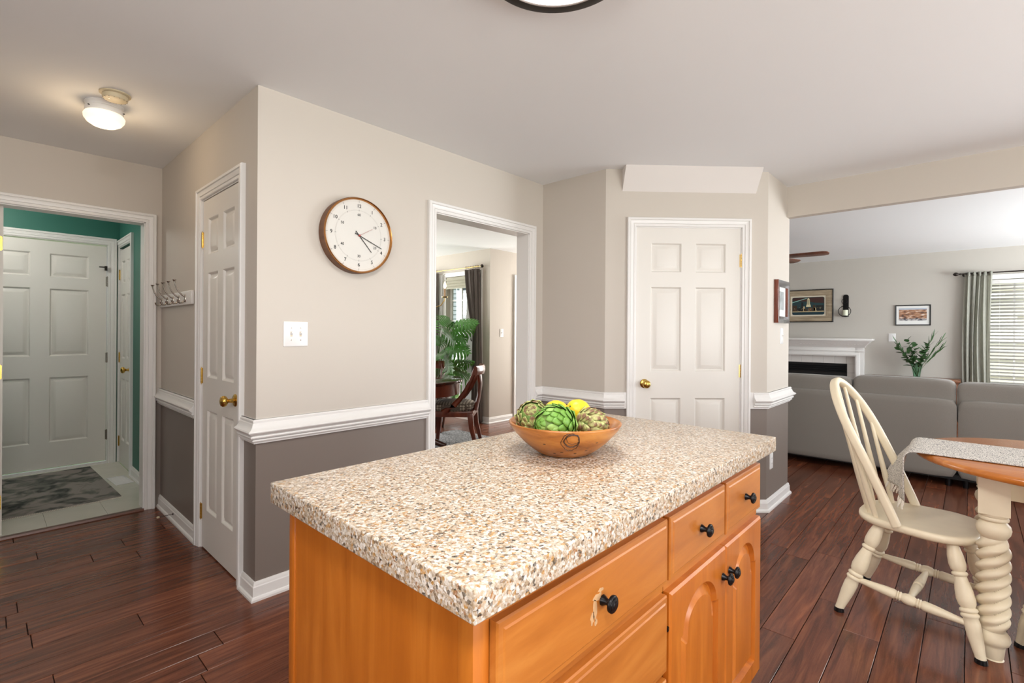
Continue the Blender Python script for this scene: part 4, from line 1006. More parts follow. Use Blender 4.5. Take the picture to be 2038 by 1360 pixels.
for i in range(4):
    a = MB(); z = .80-i*.033; a.add([(-.535, -.034, z-.012), (.535, -.034, z-.012), (.535, -.010, z+.012), (-.535, -.010, z+.012), (-.535, -.030, z-.016), (.535, -.030, z-.016), (.535, -.006, z+.008), (-.535, -.006, z+.008)], [(0, 1, 2, 3), (7, 6, 5, 4), (0, 4, 5, 1), (2, 6, 7, 3), (1, 5, 6, 2), (3, 7, 4, 0)]); a.build('louvre', MT['firebox'], fp, smooth=0)
a = MB(); a.box(-.535, .535, -.030, -.006, 0, .64); a.build('firebox_front', MT['firebox'], fp, bevel=.004)

def frame(parent, w, h, bw, depth, mat, name='frame', d0=0):
    a = MB(); a.sweep([(-w/2+bw, -h/2+bw), (-w/2+bw, h/2-bw), (w/2-bw, h/2-bw), (w/2-bw, -h/2+bw)], [(0, d0), (0, d0+depth*.6), (bw*.25, d0+depth*.8), (bw*.6, d0+depth), (bw, d0+depth*.85), (bw, d0)], lambda u, v, d: (u, -d, v), closed=True)
    return a.build(name, MT[mat], parent, smooth=40)
def flat(parent, name, w, h, y, mat, x=0, z=0):
    a = MB(); a.box(x-w/2, x+w/2, y, y+.002, z-h/2, z+h/2); return a.build(name, mat, parent, smooth=0)
# night-skyline print in weathered wood frame
pa = thing('framed_picture', 'night city skyline print in weathered wood frame above the mantel', 'picture', (XL, 1.925, 1.733), Q)
frame(pa, .70, .525, .016, .035, 'ink', 'outer_frame'); frame(pa, .67, .495, .085, .028, 'barn', 'frame')
flat(pa, 'mat', .52, .345, -.010, MT['mat'])
PWd, PHt = .455, .285
def C(c): return pm('print', lin(c), .6)
pr = MB(); mats = [C((28, 58, 62)), C((62, 34, 28)), C((18, 22, 22)), C((64, 46, 28)), C((214, 206, 168)), C((150, 200, 190)), C((96, 66, 40)), C((190, 170, 130)), C((16, 50, 60))]
def pp(poly, mi, lay): pr.add([(x*PWd/2, -.0106-.0002*lay, z*PHt/2) for x, z in poly], [list(range(len(poly)))], mi)
rc = [(x/ .5, z/.5) for x, z in rrect(1, 1, .07)]
pp(rc, 0, 0); pp([(-.94, .95), (.94, .95), (.98, .3), (.4, .36), (.1, .48), (-.98, .62)], 1, 1)
pp([(-1, .38), (-.05, .86), (-.05, .92), (-1, .46)], 5, 2)
for x0, x1, zt, mi in ((-.98, -.7, .08, 3), (-.68, -.42, -.25, 2), (-.42, -.3, .42, 2), (-.26, -.05, -.3, 3), (.02, .26, -.2, 6), (.3, .45, .1, 3), (.5, .95, .06, 2), (-.3, -.2, -.05, 7), (.36, .5, -.2, 7)): pp([(x0, -.7), (x1, -.7), (x1, zt), (x0, zt)], mi, 3)
pp([(-.12, -.1), (.18, -.1), (.16, .1), (.12, .2), (.10, .74), (.05, .9), (0, .9), (-.05, .74), (-.07, .2), (-.10, .1)], 4, 4)
for i in range(3): pp([(-.03+i*.04, .15), (-.012+i*.04, .15), (-.012+i*.04, .7), (-.03+i*.04, .7)], 2, 5)
pp([(-.98, -.68), (.98, -.68), (.98, -.56), (-.98, -.6)], 7, 4); pp([(-.9, -.98), (.9, -.98), (.98, -.9), (.98, -.68), (-.98, -.68), (-.98, -.9)], 8, 4)
rq = random.Random(4)
for i in range(26):
    x = rq.uniform(-.95, .9); z = rq.uniform(-.66, -.1); pp([(x, z), (x+.03, z), (x+.03, z+.035), (x, z+.035)], 7 if i % 3 else 4, 5)
pr.build('print', mats, pa, smooth=0)
# landscape photograph in thin black frame
pb = thing('framed_picture', 'small landscape photograph in thin black frame right of the fireplace', 'picture', (XL, .607, 1.561), Q)
frame(pb, .40, .296, .015, .022, 'ink', 'frame'); flat(pb, 'mat', .372, .268, -.008, MT['white'])
pl = two_tone_noise('landscape_print', [(.36, lin((58, 52, 56))), (.46, lin((140, 98, 74))), (.56, lin((180, 136, 104))), (.66, lin((222, 208, 198)))], 14, 8, .5, (1, 1, 3.2), 0)
ph = flat(pb, 'photograph', .31, .165, -.0095, pl, 0, .012)
flat(pb, 'photograph_sky', .31, .022, -.0105, pm('print_sky', lin((176, 186, 200)), .5), 0, .090)
flat(pb, 'photograph_rocks', .31, .028, -.0105, two_tone_noise('print_rocks', [(.4, lin((60, 62, 74))), (.55, lin((196, 190, 188)))], 30, 6, .5, (1, 1, 3), 0), 0, -.062)
# picture on the wall end
pc = thing('framed_picture', 'tall print in red-brown and grey moulded frame on the narrow wall', 'picture', (4.168, YP, 1.522), 0)
frame(pc, .325, .322, .05, .030, 'pewter', 'frame')
a = MB(); a.box(-.1645, -.157, -.030, 0, -.161, .161); a.build('frame_side', MT['rosewood'], pc, bevel=.002)
a = MB(); a.box(.110, .118, -.024, -.006, -.112, .112); a.build('frame_liner', MT['rosewood'], pc, smooth=0)
a = MB(); a.box(-.119, -.112, -.024, -.006, -.112, .112); a.build('frame_liner', MT['rosewood'], pc, smooth=0)
flat(pc, 'mat', .232, .232, -.008, MT['white']); flat(pc, 'print', .12, .14, -.0095, two_tone_noise('grey_print', [(.4, lin((128, 134, 138))), (.6, lin((170, 176, 178)))], 12, 4, .4, None, 0), 0, .01)
# candle sconce with rings
sc_ = thing('wall_sconce', 'black metal candle sconce with ring details on the living room wall', 'sconce', (XL, 1.412, 1.72), Q)
a = MB(); pts = [(x, z) for x, z in rrect(.072, .345, .03, 6)]; a.rings([[(x, 0, z) for x, z in pts], [(x, -.012, z) for x, z in pts]]); a.build('back_plate', MT['black'], sc_, smooth=30)
def ring(cx, cz, r, t, y): 
    b = MB(); b.tube([(cx+r*math.cos(2*math.pi*i/40), y, cz+r*math.sin(2*math.pi*i/40)) for i in range(40)], t, 8, closed=True); return b
ring(-.016, .068, .036, .004, -.03).build('ring', MT['black'], sc_, smooth=60)
ring(-.010, -.085, .080, .005, -.055).build('ring', MT['black'], sc_, smooth=60)
a = MB(); a.lathe([(0, 0), (.045, 0), (.048, .012), (.040, .014), (0, .014)], 24, T(.0, -.055, -.168)); a.build('candle_cup', MT['black'], sc_)
a = MB(); a.lathe([(0, 0), (.035, 0), (.035, .085), (0, .085)], 24, T(0, -.055, -.152)); a.build('candle', pm('ivory_wax', (.72, .74, .58), .5), sc_)
# curtain rod, curtain, window, blinds
WY0, WY1, WZ0, WZ1 = -1.06, -.08, .60, 2.02
wn1 = thing('window_1', 'white sash window with horizontal blinds in the living room', 'window', (XL, WY1, 0), Q, kind='structure')
ww = WY1-WY0
a = MB(); a.sweep([(.0, WZ0), (.0, WZ1), (ww, WZ1), (ww, WZ0)], CAS, lambda u, v, d: (u, -d, v)); a.build('window_casing', MT['trim'], wn1, smooth=50)
a = MB(); a.box(-.09, ww+.09, -.05, .05, WZ0-.025, WZ0); a.build('window_sill', MT['trim'], wn1, bevel=.004)
def sash(parent, x0, x1, z0, z1, y, cols, rows, fw=.04, mw=.018):
    a = MB(); a.sweep([(x0+fw, z0+fw), (x0+fw, z1-fw), (x1-fw, z1-fw), (x1-fw, z0+fw)], [(0, y), (0, y+.03), (fw, y+.03), (fw, y)], lambda u, v, d: (u, d, v), closed=True); s = a.build('sash', MT['trim'], parent, smooth=0)
    gx0, gx1, gz0, gz1 = x0+fw, x1-fw, z0+fw, z1-fw
    for i in range(1, cols):
        x = gx0+(gx1-gx0)*i/cols; b = MB(); b.box(x-mw/2, x+mw/2, y+.006, y+.026, gz0, gz1); b.build('muntin', MT['trim'], s, smooth=0)
    for i in range(1, rows):
        z = gz0+(gz1-gz0)*i/rows; b = MB(); b.box(gx0, gx1, y+.007, y+.025, z-mw/2, z+mw/2); b.build('muntin', MT['trim'], s, smooth=0)
    for i in range(cols):
        for j in range(rows):
            b = MB(); xa = gx0+(gx1-gx0)*i/cols; xb = gx0+(gx1-gx0)*(i+1)/cols; za = gz0+(gz1-gz0)*j/rows; zb = gz0+(gz1-gz0)*(j+1)/rows
            b.box(xa, xb, y+.014, y+.017, za, zb); b.build('pane', MT['glass'], s, smooth=0)
sash(wn1, .0, ww, 1.05, WZ1, .075, 3, 3); sash(wn1, .0, ww, WZ0, 1.09, .045, 3, 2)
bl = thing('window_blind', 'white horizontal slat blind covering the living room window', 'blind', (XL, WY1, 0), Q)
a = MB(); a.box(.012, ww-.012, -.018, .022, WZ1-.06, WZ1-.01); a.build('headrail', MT['trim'], bl, bevel=.003)
a = MB()
sl_ = MB(); sl_.grid(lambda u, v: (.014+u*(ww-.028), (v-.5)*.048, .004*math.sin(math.pi*v)), 1, 4); slm = sl_.mesh('slat_shape', MT['blind'], smooth=60)
z = WZ1-.085
while z > WZ0+.05:
    o = inst('slat', slm, bl, M=T(0, .004, z) @ Rx(R(-24))); solid(o, .0025); z -= .044
a = MB(); a.box(.014, ww-.014, -.02, .024, WZ0+.012, WZ0+.035); a.build('bottom_rail', MT['trim'], bl, bevel=.003)
for x in (.20, ww-.20):
    a = MB(); a.box(x-.001, x+.001, -.0225, -.0215, WZ0+.03, WZ1-.03); a.build('ladder_cord', MT['white'], bl, smooth=0)
rd = thing('curtain_rod', 'dark metal curtain rod with bulb finial in the living room', 'curtain rod', (XL, .125, 2.105), Q)
a = MB(); a.tube([(.02, -.09, 0), (1.6, -.09, 0)], .009, 12); a.build('rod', MT['bronze'], rd)
a = MB(); a.turned((.03, -.09, 0), (-.055, -.09, 0), [(0, .009), (.12, .014), (.2, .010), (.3, .012), (.5, .024), (.72, .026), (.9, .016), (1, .002)], 18); a.build('finial', MT['bronze'], rd, smooth=60)
a = MB(); a.tube([(.06, -.09, 0), (.06, 0, -.01)], .006, 8); a.lathe([(.022, 0), (.022, .006)], 16, T(.06, -.006, -.01) @ Rx(R(-90))); a.build('bracket', MT['bronze'], rd)
def drape(mb, w0, w1, L_, folds, amp0, amp1, x0=0, x1=0, y=0, sway=None, nu=90, nv=30, seed=0, top=0):
    rr = random.Random(seed); phs = [rr.uniform(-.5, .5) for _ in range(folds+2)]
    def fn(u, v):
        w = w0+(w1-w0)*v; x = x0+(x1-x0)*v+u*w; amp = amp0+(amp1-amp0)*v
        uu = u+.02*math.sin(7*u+3*v+seed)+.012*math.sin(4*v+u*11)
        yy = y+amp*math.sin(2*math.pi*folds*uu+.6*math.sin(2.5*v+seed))+amp*.35*math.sin(2*math.pi*folds*2.3*uu+1+v)
        if sway: x += sway(v)*(1 if True else u)
        return (x, yy, top-v*L_)
    return mb.grid(fn, nu, nv)
cu = thing('curtain', 'green-grey linen curtain panel at the left of the living room window', 'curtain', (XL, .06, 2.125), Q)
a = MB(); drape(a, .27, .27, 2.09, 5, .022, .032, 0, 0, -.09, lambda v: -.02*math.sin(math.pi*min(1, v*1.1)), seed=3); o = a.build('cloth', MT['linen'], cu, smooth=80); solid(o, .002)
a = MB(); a.grid(lambda u, v: (.265*u+.002, -.09+.025*math.sin(2*math.pi*5*u)-.004, -.002-.055*v), 60, 2); o = a.build('header_band', MT['linen'], cu, smooth=80); solid(o, .003)
# console with vase
cs = thing('console_cabinet', 'low brown wooden cabinet against the living room wall', 'cabinet', (8.93, .55, 0))
a = MB(); a.box(-.20, .17, -.46, .52, .652, .682); a.build('cabinet_top', MT['brownwood'], cs, bevel=.004)
a = MB(); a.box(-.18, .165, -.44, .50, .06, .654); a.build('cabinet_body', MT['brownwood'], cs)
for y0 in (-.43, .03):
    a = MB(); a.box(-.198, -.181, y0, y0+.45, .09, .63); d = a.build('door', MT['brownwood'], cs, bevel=.004)
    b = MB(); b.lathe([(.006, 0), (.006, .01), (.012, .016), (.01, .022), (0, .023)], 14, T(-.198, y0+(.43 if y0 < 0 else .045), .4) @ Ry(R(-90))); b.build('knob', MT['black'], d)
for y in (-.44, .46):
    for x in (-.15, .13):
        a = MB(); a.box(x-.02, x+.02, y-.02, y+.02, 0, .06); a.build('foot', MT['brownwood'], cs)
VX, VY, VZ = 8.90, .545, .685
vz = thing('glass_vase', 'flared clear green glass vase on the console behind the sofa', 'vase', (VX, VY, VZ))
vg = pm('green_tinted_glass', (.45, .64, .52), .03, trans=1.0); vg.node_tree.nodes['Principled BSDF'].inputs['IOR'].default_value = 1.3
a = MB(); a.lathe([(0, .002), (.036, .002), (.038, .012), (.044, .06), (.055, .13), (.070, .195), (.067, .195), (.052, .13), (.041, .06), (.034, .014), (0, .012)], 28); a.build('vase_body', vg, vz, smooth=60)
lf = MB()
def eleaf(u, v):
    w = math.sin(math.pi*(.04+.94*v))**.8*.019; return ((u-.5)*2*w, .004*math.sin(math.pi*v)-.003*abs(u-.5), v*.052)
lf.grid(eleaf, 2, 7); lfm = lf.mesh('round_leaf', MT['leafe'], smooth=80)
ln = MB(); ln.grid(lambda u, v: ((u-.5)*2*.006*math.sin(math.pi*(.05+.9*v)), 0, v*.10), 2, 6); lnm = ln.mesh('narrow_leaf', MT['leafe'], smooth=80)
rr = random.Random(12)
STEMS = [(-.22, .02, .30, 0, 'long narrow green stem leaning far left in the vase'), (-.20, -.03, .24, 1, 'leafy eucalyptus stem leaning left in the vase'), (-.10, .04, .34, 1, 'round-leaved eucalyptus stem left of centre in the vase'), (-.03, -.05, .27, 1, 'upright round-leaved eucalyptus stem in the vase middle'),
         (.10, .03, .28, 1, 'round-leaved eucalyptus stem right of centre in the vase'), (.16, .02, .40, 0, 'tallest thin stem rising to the right of the vase'), (.24, -.02, .33, 0, 'long narrow green stem leaning far right in the vase'), (.25, .02, .23, 0, 'low narrow stem leaning right in the vase'), (.06, -.06, .20, 1, 'short front eucalyptus stem over the vase rim'), (-.08, -.06, .19, 1, 'short drooping eucalyptus stem at the left vase rim')]
for dx, dy, hh, kind, lab in STEMS:
    st = thing('foliage_stem', lab, 'foliage', (VX, VY, VZ), Q, group='green stems in the vase')
    def sp_(t): return Vector((dx*t**1.3+.01*math.sin(9*dx), dy*t, .02+(.16+hh)*t))
    a = MB(); a.tube([sp_(i/8) for i in range(9)], [.003-.0018*i/8 for i in range(9)], 6); a.build('stem', MT['stem'], st, smooth=60)
    cnt = 13 if kind else 15
    for i in range(cnt):
        t = .36+.64*i/(cnt-1) if i < cnt-1 else 1.0; p = sp_(t); d_ = (sp_(min(1, t+.02))-sp_(t-.02)).normalized(); ph_ = i*2.4+rr.uniform(-.4, .4)
        q = d_.to_track_quat('Z', 'Y').to_matrix().to_4x4()
        M = T(*p) @ q @ Rz(ph_) @ Rx(R(rr.uniform(45, 75) if kind else rr.uniform(8, 22))) @ Matrix.Scale(rr.uniform(.85, 1.2)*(1.45 if kind else 1.15), 4)
        inst('leaf', lfm if kind else lnm, st, M=M)
# ceiling fan
fn_ = thing('ceiling_fan', 'ceiling fan with brown wooden blades in the living room', 'ceiling fan', (6.75, 1.86, H))
a = MB(); a.lathe([(0, 0), (.07, 0), (.065, -.03), (.02, -.05), (.014, -.06), (.014, -.11), (.09, -.12), (.115, -.15), (.115, -.20), (.09, -.23), (.05, -.26), (0, -.265)], 32); a.build('motor', MT['bronze'], fn_, smooth=40)
FANG = [-88, -16, 56, 128, 200]
for g in FANG:
    a = MB(); M = Rz(R(g)) @ T(0, 0, -.205) @ Rx(R(-13))
    a.prism([(.17, -.05), (.25, -.062), (.58, -.068), (.63, -.05), (.645, 0), (.63, .05), (.58, .068), (.25, .062), (.17, .05)], -.004, .004, lambda u, v, d: M @ Vector((u, v, d))); bl_ = a.build('blade', MT['fanblade'], fn_, bevel=.002)
    b = MB(); b.box(.10, .22, -.02, .02, .004, .010, M=M); b.build('blade_iron', MT['bronze'], bl_)
# ------------------------------------------------------------------ dining room
wn2 = thing('window_2', 'tall white dining room window with divided panes', 'window', (XD, 5.84, 0), Q, kind='structure')
dw = .74
a = MB(); a.sweep([(.0, .16), (.0, 2.10), (dw, 2.10), (dw, .16)], CAS, lambda u, v, d: (u, -d, v)); a.build('window_casing', MT['trim'], wn2, smooth=50)
a = MB(); a.box(-.07, dw+.07, -.04, .05, .135, .16); a.build('window_sill', MT['trim'], wn2, bevel=.004)
sash(wn2, .0, dw, 1.09, 2.10, .075, 3, 3, .045, .014); sash(wn2, .0, dw, .16, 1.13, .045, 3, 3, .045, .014)
rs = thing('roman_shade', 'folded olive roman shade at the top of the dining window', 'blind', (XD, 5.81, 2.10), Q)
for i in range(4):
    a = MB(); z = -.01-i*.042; a.add([(0, -.012, z), (.68, -.012, z), (.68, -.035, z-.05), (0, -.035, z-.05), (0, -.008, z-.045), (.68, -.008, z-.045)], [(0, 1, 2, 3), (3, 2, 5, 4), (0, 4, 5, 1), (0, 3, 4), (1, 5, 2)]); a.build('fold', MT['shade'], rs, smooth=0)
rd = thing('curtain_rod', 'thin brass curtain rod with ball finial in the dining room', 'curtain rod', (XD, 4.99, 2.195), Q)
a = MB(); a.tube([(-1.25, -.075, -.0), (.0, -.075, 0)], .007, 12); a.build('rod', MT['gold'], rd)
a = MB(); a.lathe([(0, -.024), (.015, -.02), (.024, 0), (.015, .02), (0, .024)], 18, T(.012, -.075, 0)); a.build('finial', MT['bronze'], rd, smooth=60)
a = MB(); a.tube([(-.04, -.075, 0), (-.04, 0, 0)], .005, 8); a.build('bracket', MT['gold'], rd)
for x in (-.07, -.12, -.17, -.22, -.27, -.32, -1.0, -1.06, -1.12, -1.18):
    b = MB(); b.tube([(x, -.075+.017*math.cos(t*math.pi/8), .017*math.sin(t*math.pi/8)) for t in range(16)], .003, 6, closed=True); b.build('curtain_ring', MT['gold'], rd, smooth=60)
cu = thing('curtain', 'dark taupe tied-back drape at the right of the dining window', 'curtain', (XD, 5.34, 2.165), Q)
def dsw(v): return .0
def dr(u, v):
    w = .32-.05*math.sin(math.pi*v)*0; xl = .0+.20*min(1, v/.42)**1.5 if v < .42 else .20-.04*(v-.42); xr = .30+.05*v
    x = xl+(xr-xl)*u; am = .028+.012*v; uu = u+.015*math.sin(9*u+4*v)
    return (x, -.075+am*math.sin(2*math.pi*4.5*uu+.5*math.sin(3*v))+.01*math.sin(2*math.pi*11*uu), -v*2.15)
a = MB(); a.grid(dr, 90, 40); o = a.build('cloth', MT['drape'], cu, smooth=80); solid(o, .003)
a = MB(); a.tube([(.19, -.12, -.98), (.20, -.125, -1.0), (.205, -.12, -1.02)], .008, 8); a.build('tieback_tassel', MT['bronze'], cu)
cu2 = thing('curtain', 'dark taupe drape at the left of the dining window', 'curtain', (XD, 6.30, 2.165), Q)
a = MB(); drape(a, .36, .36, 2.15, 5, .028, .035, 0, 0, -.075, seed=8); o = a.build('cloth', MT['drape'], cu2, smooth=80); solid(o, .003)
sh = thing('sheer_curtain', 'white sheer panel hanging beside the taupe drape at the dining window', 'curtain', (XD, 5.46, 2.14), Q)
def shf(u, v):
    xl = .14-.12*min(1, v/.85)**1.3; xr = .34+.0*v
    return (xl+(xr-xl)*u, -.035+.012*math.sin(2*math.pi*7*u+v*2), -v*2.06)
a = MB(); a.grid(shf, 90, 24); o = a.build('cloth', MT['sheer'], sh, smooth=80)
sh2 = thing('sheer_curtain', 'white sheer panel beside the left taupe drape', 'curtain', (XD, 5.97, 2.14), Q)
a = MB(); drape(a, .09, .09, 2.08, 3, .012, .012, 0, 0, -.045, seed=2, nu=30); a.build('cloth', MT['sheer'], sh2, smooth=80)
rgd = thing('area_rug', 'grey woven rug under the dining table', 'rug', (3.15, 4.45, 0))
a = MB(); a.box(-1.05, 1.05, -.75, .42, 0, .012); a.build('pile', MT['rugd'], rgd, bevel=.004)
DT = (3.117, 4.43, .013)
dt = thing('dining_table', 'round dark mahogany dining table beyond the doorway', 'table', DT)
a = MB(); a.lathe([(0, .725), (.585, .725), (.597, .732), (.60, .742), (.597, .754), (.588, .758), (0, .758)], 72); a.build('table_top', MT['mahog'], dt, smooth=40)
a = MB(); a.lathe([(.555, .60), (.562, .605), (.562, .72), (.54, .724)], 72, cap=False); a.build('apron', MT['cherry'], dt, smooth=40)
a = MB(); a.lathe([(0, .04), (.09, .05), (.10, .12), (.06, .2), (.085, .35), (.06, .5), (.12, .62), (.14, .72)], 32); a.build('pedestal', MT['mahog'], dt, smooth=60)
for i in range(4):
    an = R(45+90*i); a = MB(); a.tube([(.06*math.cos(an), .06*math.sin(an), .16), (.25*math.cos(an), .25*math.sin(an), .10), (.42*math.cos(an), .42*math.sin(an), .03)], [.04, .034, .028], 10); a.build('foot', MT['mahog'], dt, smooth=60)
def klismos(loc, rz, label):
    # front towards local -x
    r = thing('dining_chair', label, 'chair', loc, rz, group='cherry dining chairs')
    a = MB(); a.sweep([(-.235, -.235), (.215, -.215), (.215, .215), (-.235, .235)], [(0, .375), (0, .44), (.03, .44), (.03, .375)], lambda u, v, d: (u, v, d), closed=True); a.build('seat_frame', MT['cherry'], r, bevel=.004)
    a = MB(); soft_box(a, -.235, .205, -.222, .222, .415, .545, 3.2, 14); a.build('seat_cushion', MT['dotseat'], r, smooth=70, weld=True)
    for s in (-1, 1):
        pts = [(-.09, s*.232, .425), (-.045, s*.233, .455), (.02, s*.232, .51), (.085, s*.230, .59), (.14, s*.228, .68), (.185, s*.226, .78), (.215, s*.225, .86), (.235, s*.225, .93)]
        a = MB(); w = [.036, .034, .030, .026, .023, .021, .020, .020]
        a.tube(pts, w, 10, flat=.5, up=(1, 0, .8)); a.build('stile', MT['cherry'], r, smooth=60)
        for x0, x1 in ((-.20, -.225), (.185, .255)):
            b = MB(); b.rings([[(x+u, s*.205+v, z) for u, v in ((-h, -h), (h, -h), (h, h), (-h, h))] for x, z, h in ((x0, .42, .028), (x0+(x1-x0)*.2, .25, .024), (x1, 0, .017))], cap0=True); b.build('leg', MT['cherry'], r, bevel=.003)
    # crest rail, curved and rolled
    def cr(t, dx, z): 
        y = (t-.5)*.50; return (.24+dx+.05*(1-(2*t-1)**2), y, z)
    sec = [(-.018, .865), (.012, .865), (.022, .90), (.020, .945), (.008, .968), (-.012, .965), (-.022, .93), (-.022, .89)]
    a = MB(); a.rings([[cr(i/16, dx, z) for dx, z in sec] for i in range(17)], cap0=True); a.build('crest_rail', MT['cherry'], r, smooth=40)
    a = MB(); a.tube([(.245, 0, .88), (.262, 0, .75), (.25, 0, .6), (.215, 0, .43)], [.03, .024, .022, .026], 10, flat=2.4, up=(1, 0, 0)); a.build('splat', MT['cherry'], r, smooth=60)
    r.scale = (1.06, 1.0, .93)
    return r
klismos((3.60, 4.20, .013), R(-50), 'cherry dining chair with dotted seat pulled to the mahogany table')
klismos((3.58, 4.84, .013), R(39), 'cherry dining chair at the far side of the mahogany table')
# chandelier
ch = thing('chandelier', 'brass candle-arm chandelier hanging over the mahogany table', 'chandelier', (3.117, 4.43, H))
a = MB(); a.lathe([(0, 0), (.06, 0), (.055, -.02), (.012, -.035), (.006, -.05), (.006, -.62), (.02, -.64), (.035, -.70), (.02, -.76), (.045, -.82), (.03, -.88), (.012, -.92), (0, -.94)], 24); a.build('stem', MT['gold'], ch, smooth=50)
for i in range(6):
    an = R(-47+60*i); c_, s_ = math.cos(an), math.sin(an)
    a = MB(); a.tube([(c_*q, s_*q, z) for q, z in ((.03, -.80), (.12, -.88), (.25, -.92), (.36, -.88), (.40, -.82), (.40, -.80))], .006, 8); ar = a.build('arm', MT['gold'], ch, smooth=60)
    b = MB(); b.lathe([(0, -.80), (.03, -.796), (.034, -.786), (.012, -.784)], 18, T(c_*.4, s_*.4, 0)); b.build('drip_cup', MT['gold'], ar)
    b = MB(); b.lathe([(.011, -.79), (.011, -.70), (0, -.70)], 14, T(c_*.4, s_*.4, 0)); b.build('candle_sleeve', MT['candle'], ar)
    b = MB(); b.lathe([(.006, -.70), (.014, -.685), (.0165, -.668), (.012, -.648), (.005, -.632), (0, -.622)], 14, T(c_*.4, s_*.4, 0)); b.build('flame_bulb', MT['flame'], ar, smooth=70)
# plant
pt = thing('potted_plant', 'large split-leaf philodendron in a pot behind the dining table', 'plant', (4.15, 5.30, 0))
a = MB(); a.lathe([(0, 0), (.15, 0), (.20, .36), (.21, .40), (.19, .40), (.18, .36), (0, .35)], 32); a.build('pot', MT['mahog'], pt, smooth=40)
lm = MB(); n = 8
def lobed():
    v = [(0, 0, 0)]; f = []; L_ = .36
    mid = [(0, .02*math.sin(i/n*3), i/n*L_) for i in range(n+1)]
    base = len(v); v += mid
    for s in (-1, 1):
        for i in range(n):
            t = (i+.5)/n; ln_ = .20*math.sin(math.pi*(.12+.82*t))**.8; z0 = mid[i][2]+.008; z1 = mid[i+1][2]-.006; k0 = len(v)
            ang = R(58-52*t)
            tip = (s*ln_*math.cos(R(34*t)), -.05*ln_/.2, z0-.03+ln_*(.15+.75*t)); dz_ = ln_*(.05+.42*t)
            m0 = (s*ln_*.52, .014, z0-.006+dz_); m1 = (s*ln_*.56, .014, z1+.004+dz_)
            v += [mid[i], mid[i+1], m1, tip, m0]
            f.append((k0, k0+1, k0+2, k0+4)); f.append((k0+4, k0+2, k0+3))
    k0 = len(v); v += [mid[n], (.02, 0, L_*1.04), (0, -.01, L_*1.16), (-.02, 0, L_*1.04)]; f.append((k0, k0+1, k0+2, k0+3))
    return v, f
v_, f_ = lobed(); lm.add(v_, f_); lme = lm.mesh('philodendron_leaf', MT['leafd'], smooth=40)
rr = random.Random(21)
for i in range(36):
    an = i*2.4; lv = i/35; h_ = .80+.62*lv+rr.uniform(-.06, .06); ra = .14+.22*rr.random()
    p0 = Vector((.03*math.cos(an), .03*math.sin(an), .38)); p2 = Vector((ra*math.cos(an), ra*math.sin(an), h_)); p1 = p0.lerp(p2, .55)+Vector((0, 0, .12))
    a = MB(); a.tube([p0, p0.lerp(p1, .6), p1, p1.lerp(p2, .6), p2], [.006, .005, .0045, .004, .003], 6); st = a.build('leaf_stem', MT['stem'], pt, smooth=60)
    d_ = Vector((math.cos(an), math.sin(an), rr.uniform(-.9, .5))).normalized()
    q = d_.to_track_quat('Z', 'Y').to_matrix().to_4x4()
    o = inst('leaf', lme, st, M=T(*p2) @ q @ Rx(R(rr.uniform(-30, 30))) @ Rz(R(rr.choice((-1, 1))*rr.uniform(20, 80))) @ Matrix.Scale(rr.uniform(.75, 1.1), 4))

# ------------------------------------------------------------------ mudroom
rg = thing('area_rug', 'worn grey patterned rug on the mudroom floor', 'rug', (.24, 5.31, .0085), R(2))
a = MB(); a.box(-.52, .47, -.62, .60, 0, .008); a.build('pile', MT['rug'], rg, bevel=.002)
a = MB()
rr = random.Random(9)
for i in range(120):
    x = -.51+i*.98/119
    for y, s in ((-.62, -1), (.60, 1)):
        a.box(x-.002, x+.003, min(y, y+s*rr.uniform(.015, .03)), max(y, y+s*.018), .0005, .003)
fr = a.build('fringe', MT['fringe'], rg, smooth=0); fr['kind'] = 'stuff'
fv = thing('floor_vent', 'white floor register beside the mudroom rug', 'vent', (.80, 5.22, .0085), R(4))
a = MB(); a.box(-.06, .06, -.15, .15, 0, .005); a.build('frame', MT['plastic'], fv, bevel=.002)
for i in range(12):
    b = MB(); y = -.12+i*.0218; b.box(-.045, .045, y-.004, y+.004, .005, .0065); b.build('louvre', MT['plastic'], fv, smooth=0)
ml = thing('ceiling_light', 'added unseen round ceiling light that fills the mudroom', 'ceiling light', (-.1, 5.3, H))
a = MB(); a.lathe([(0, 0), (.14, 0), (.14, -.02), (.12, -.03)], 32); a.build('fitter', MT['trim'], ml)
a = MB(); a.lathe([(.12, -.025), (.125, -.05), (.09, -.09), (0, -.11)], 32); a.build('glass_shade', MT['lampglass'], ml, smooth=60)
ld = bpy.data.lights.new('mudroom_fill', 'POINT'); ld.energy = 13; ld.color = (1, .96, .89); ld.shadow_soft_size = .1  # added point lamp to fill the mudroom, its fixture unseen
lo = bpy.data.objects.new('mudroom_fill', ld); col.objects.link(lo); lo.location = (-.1, 5.3, H-.2)

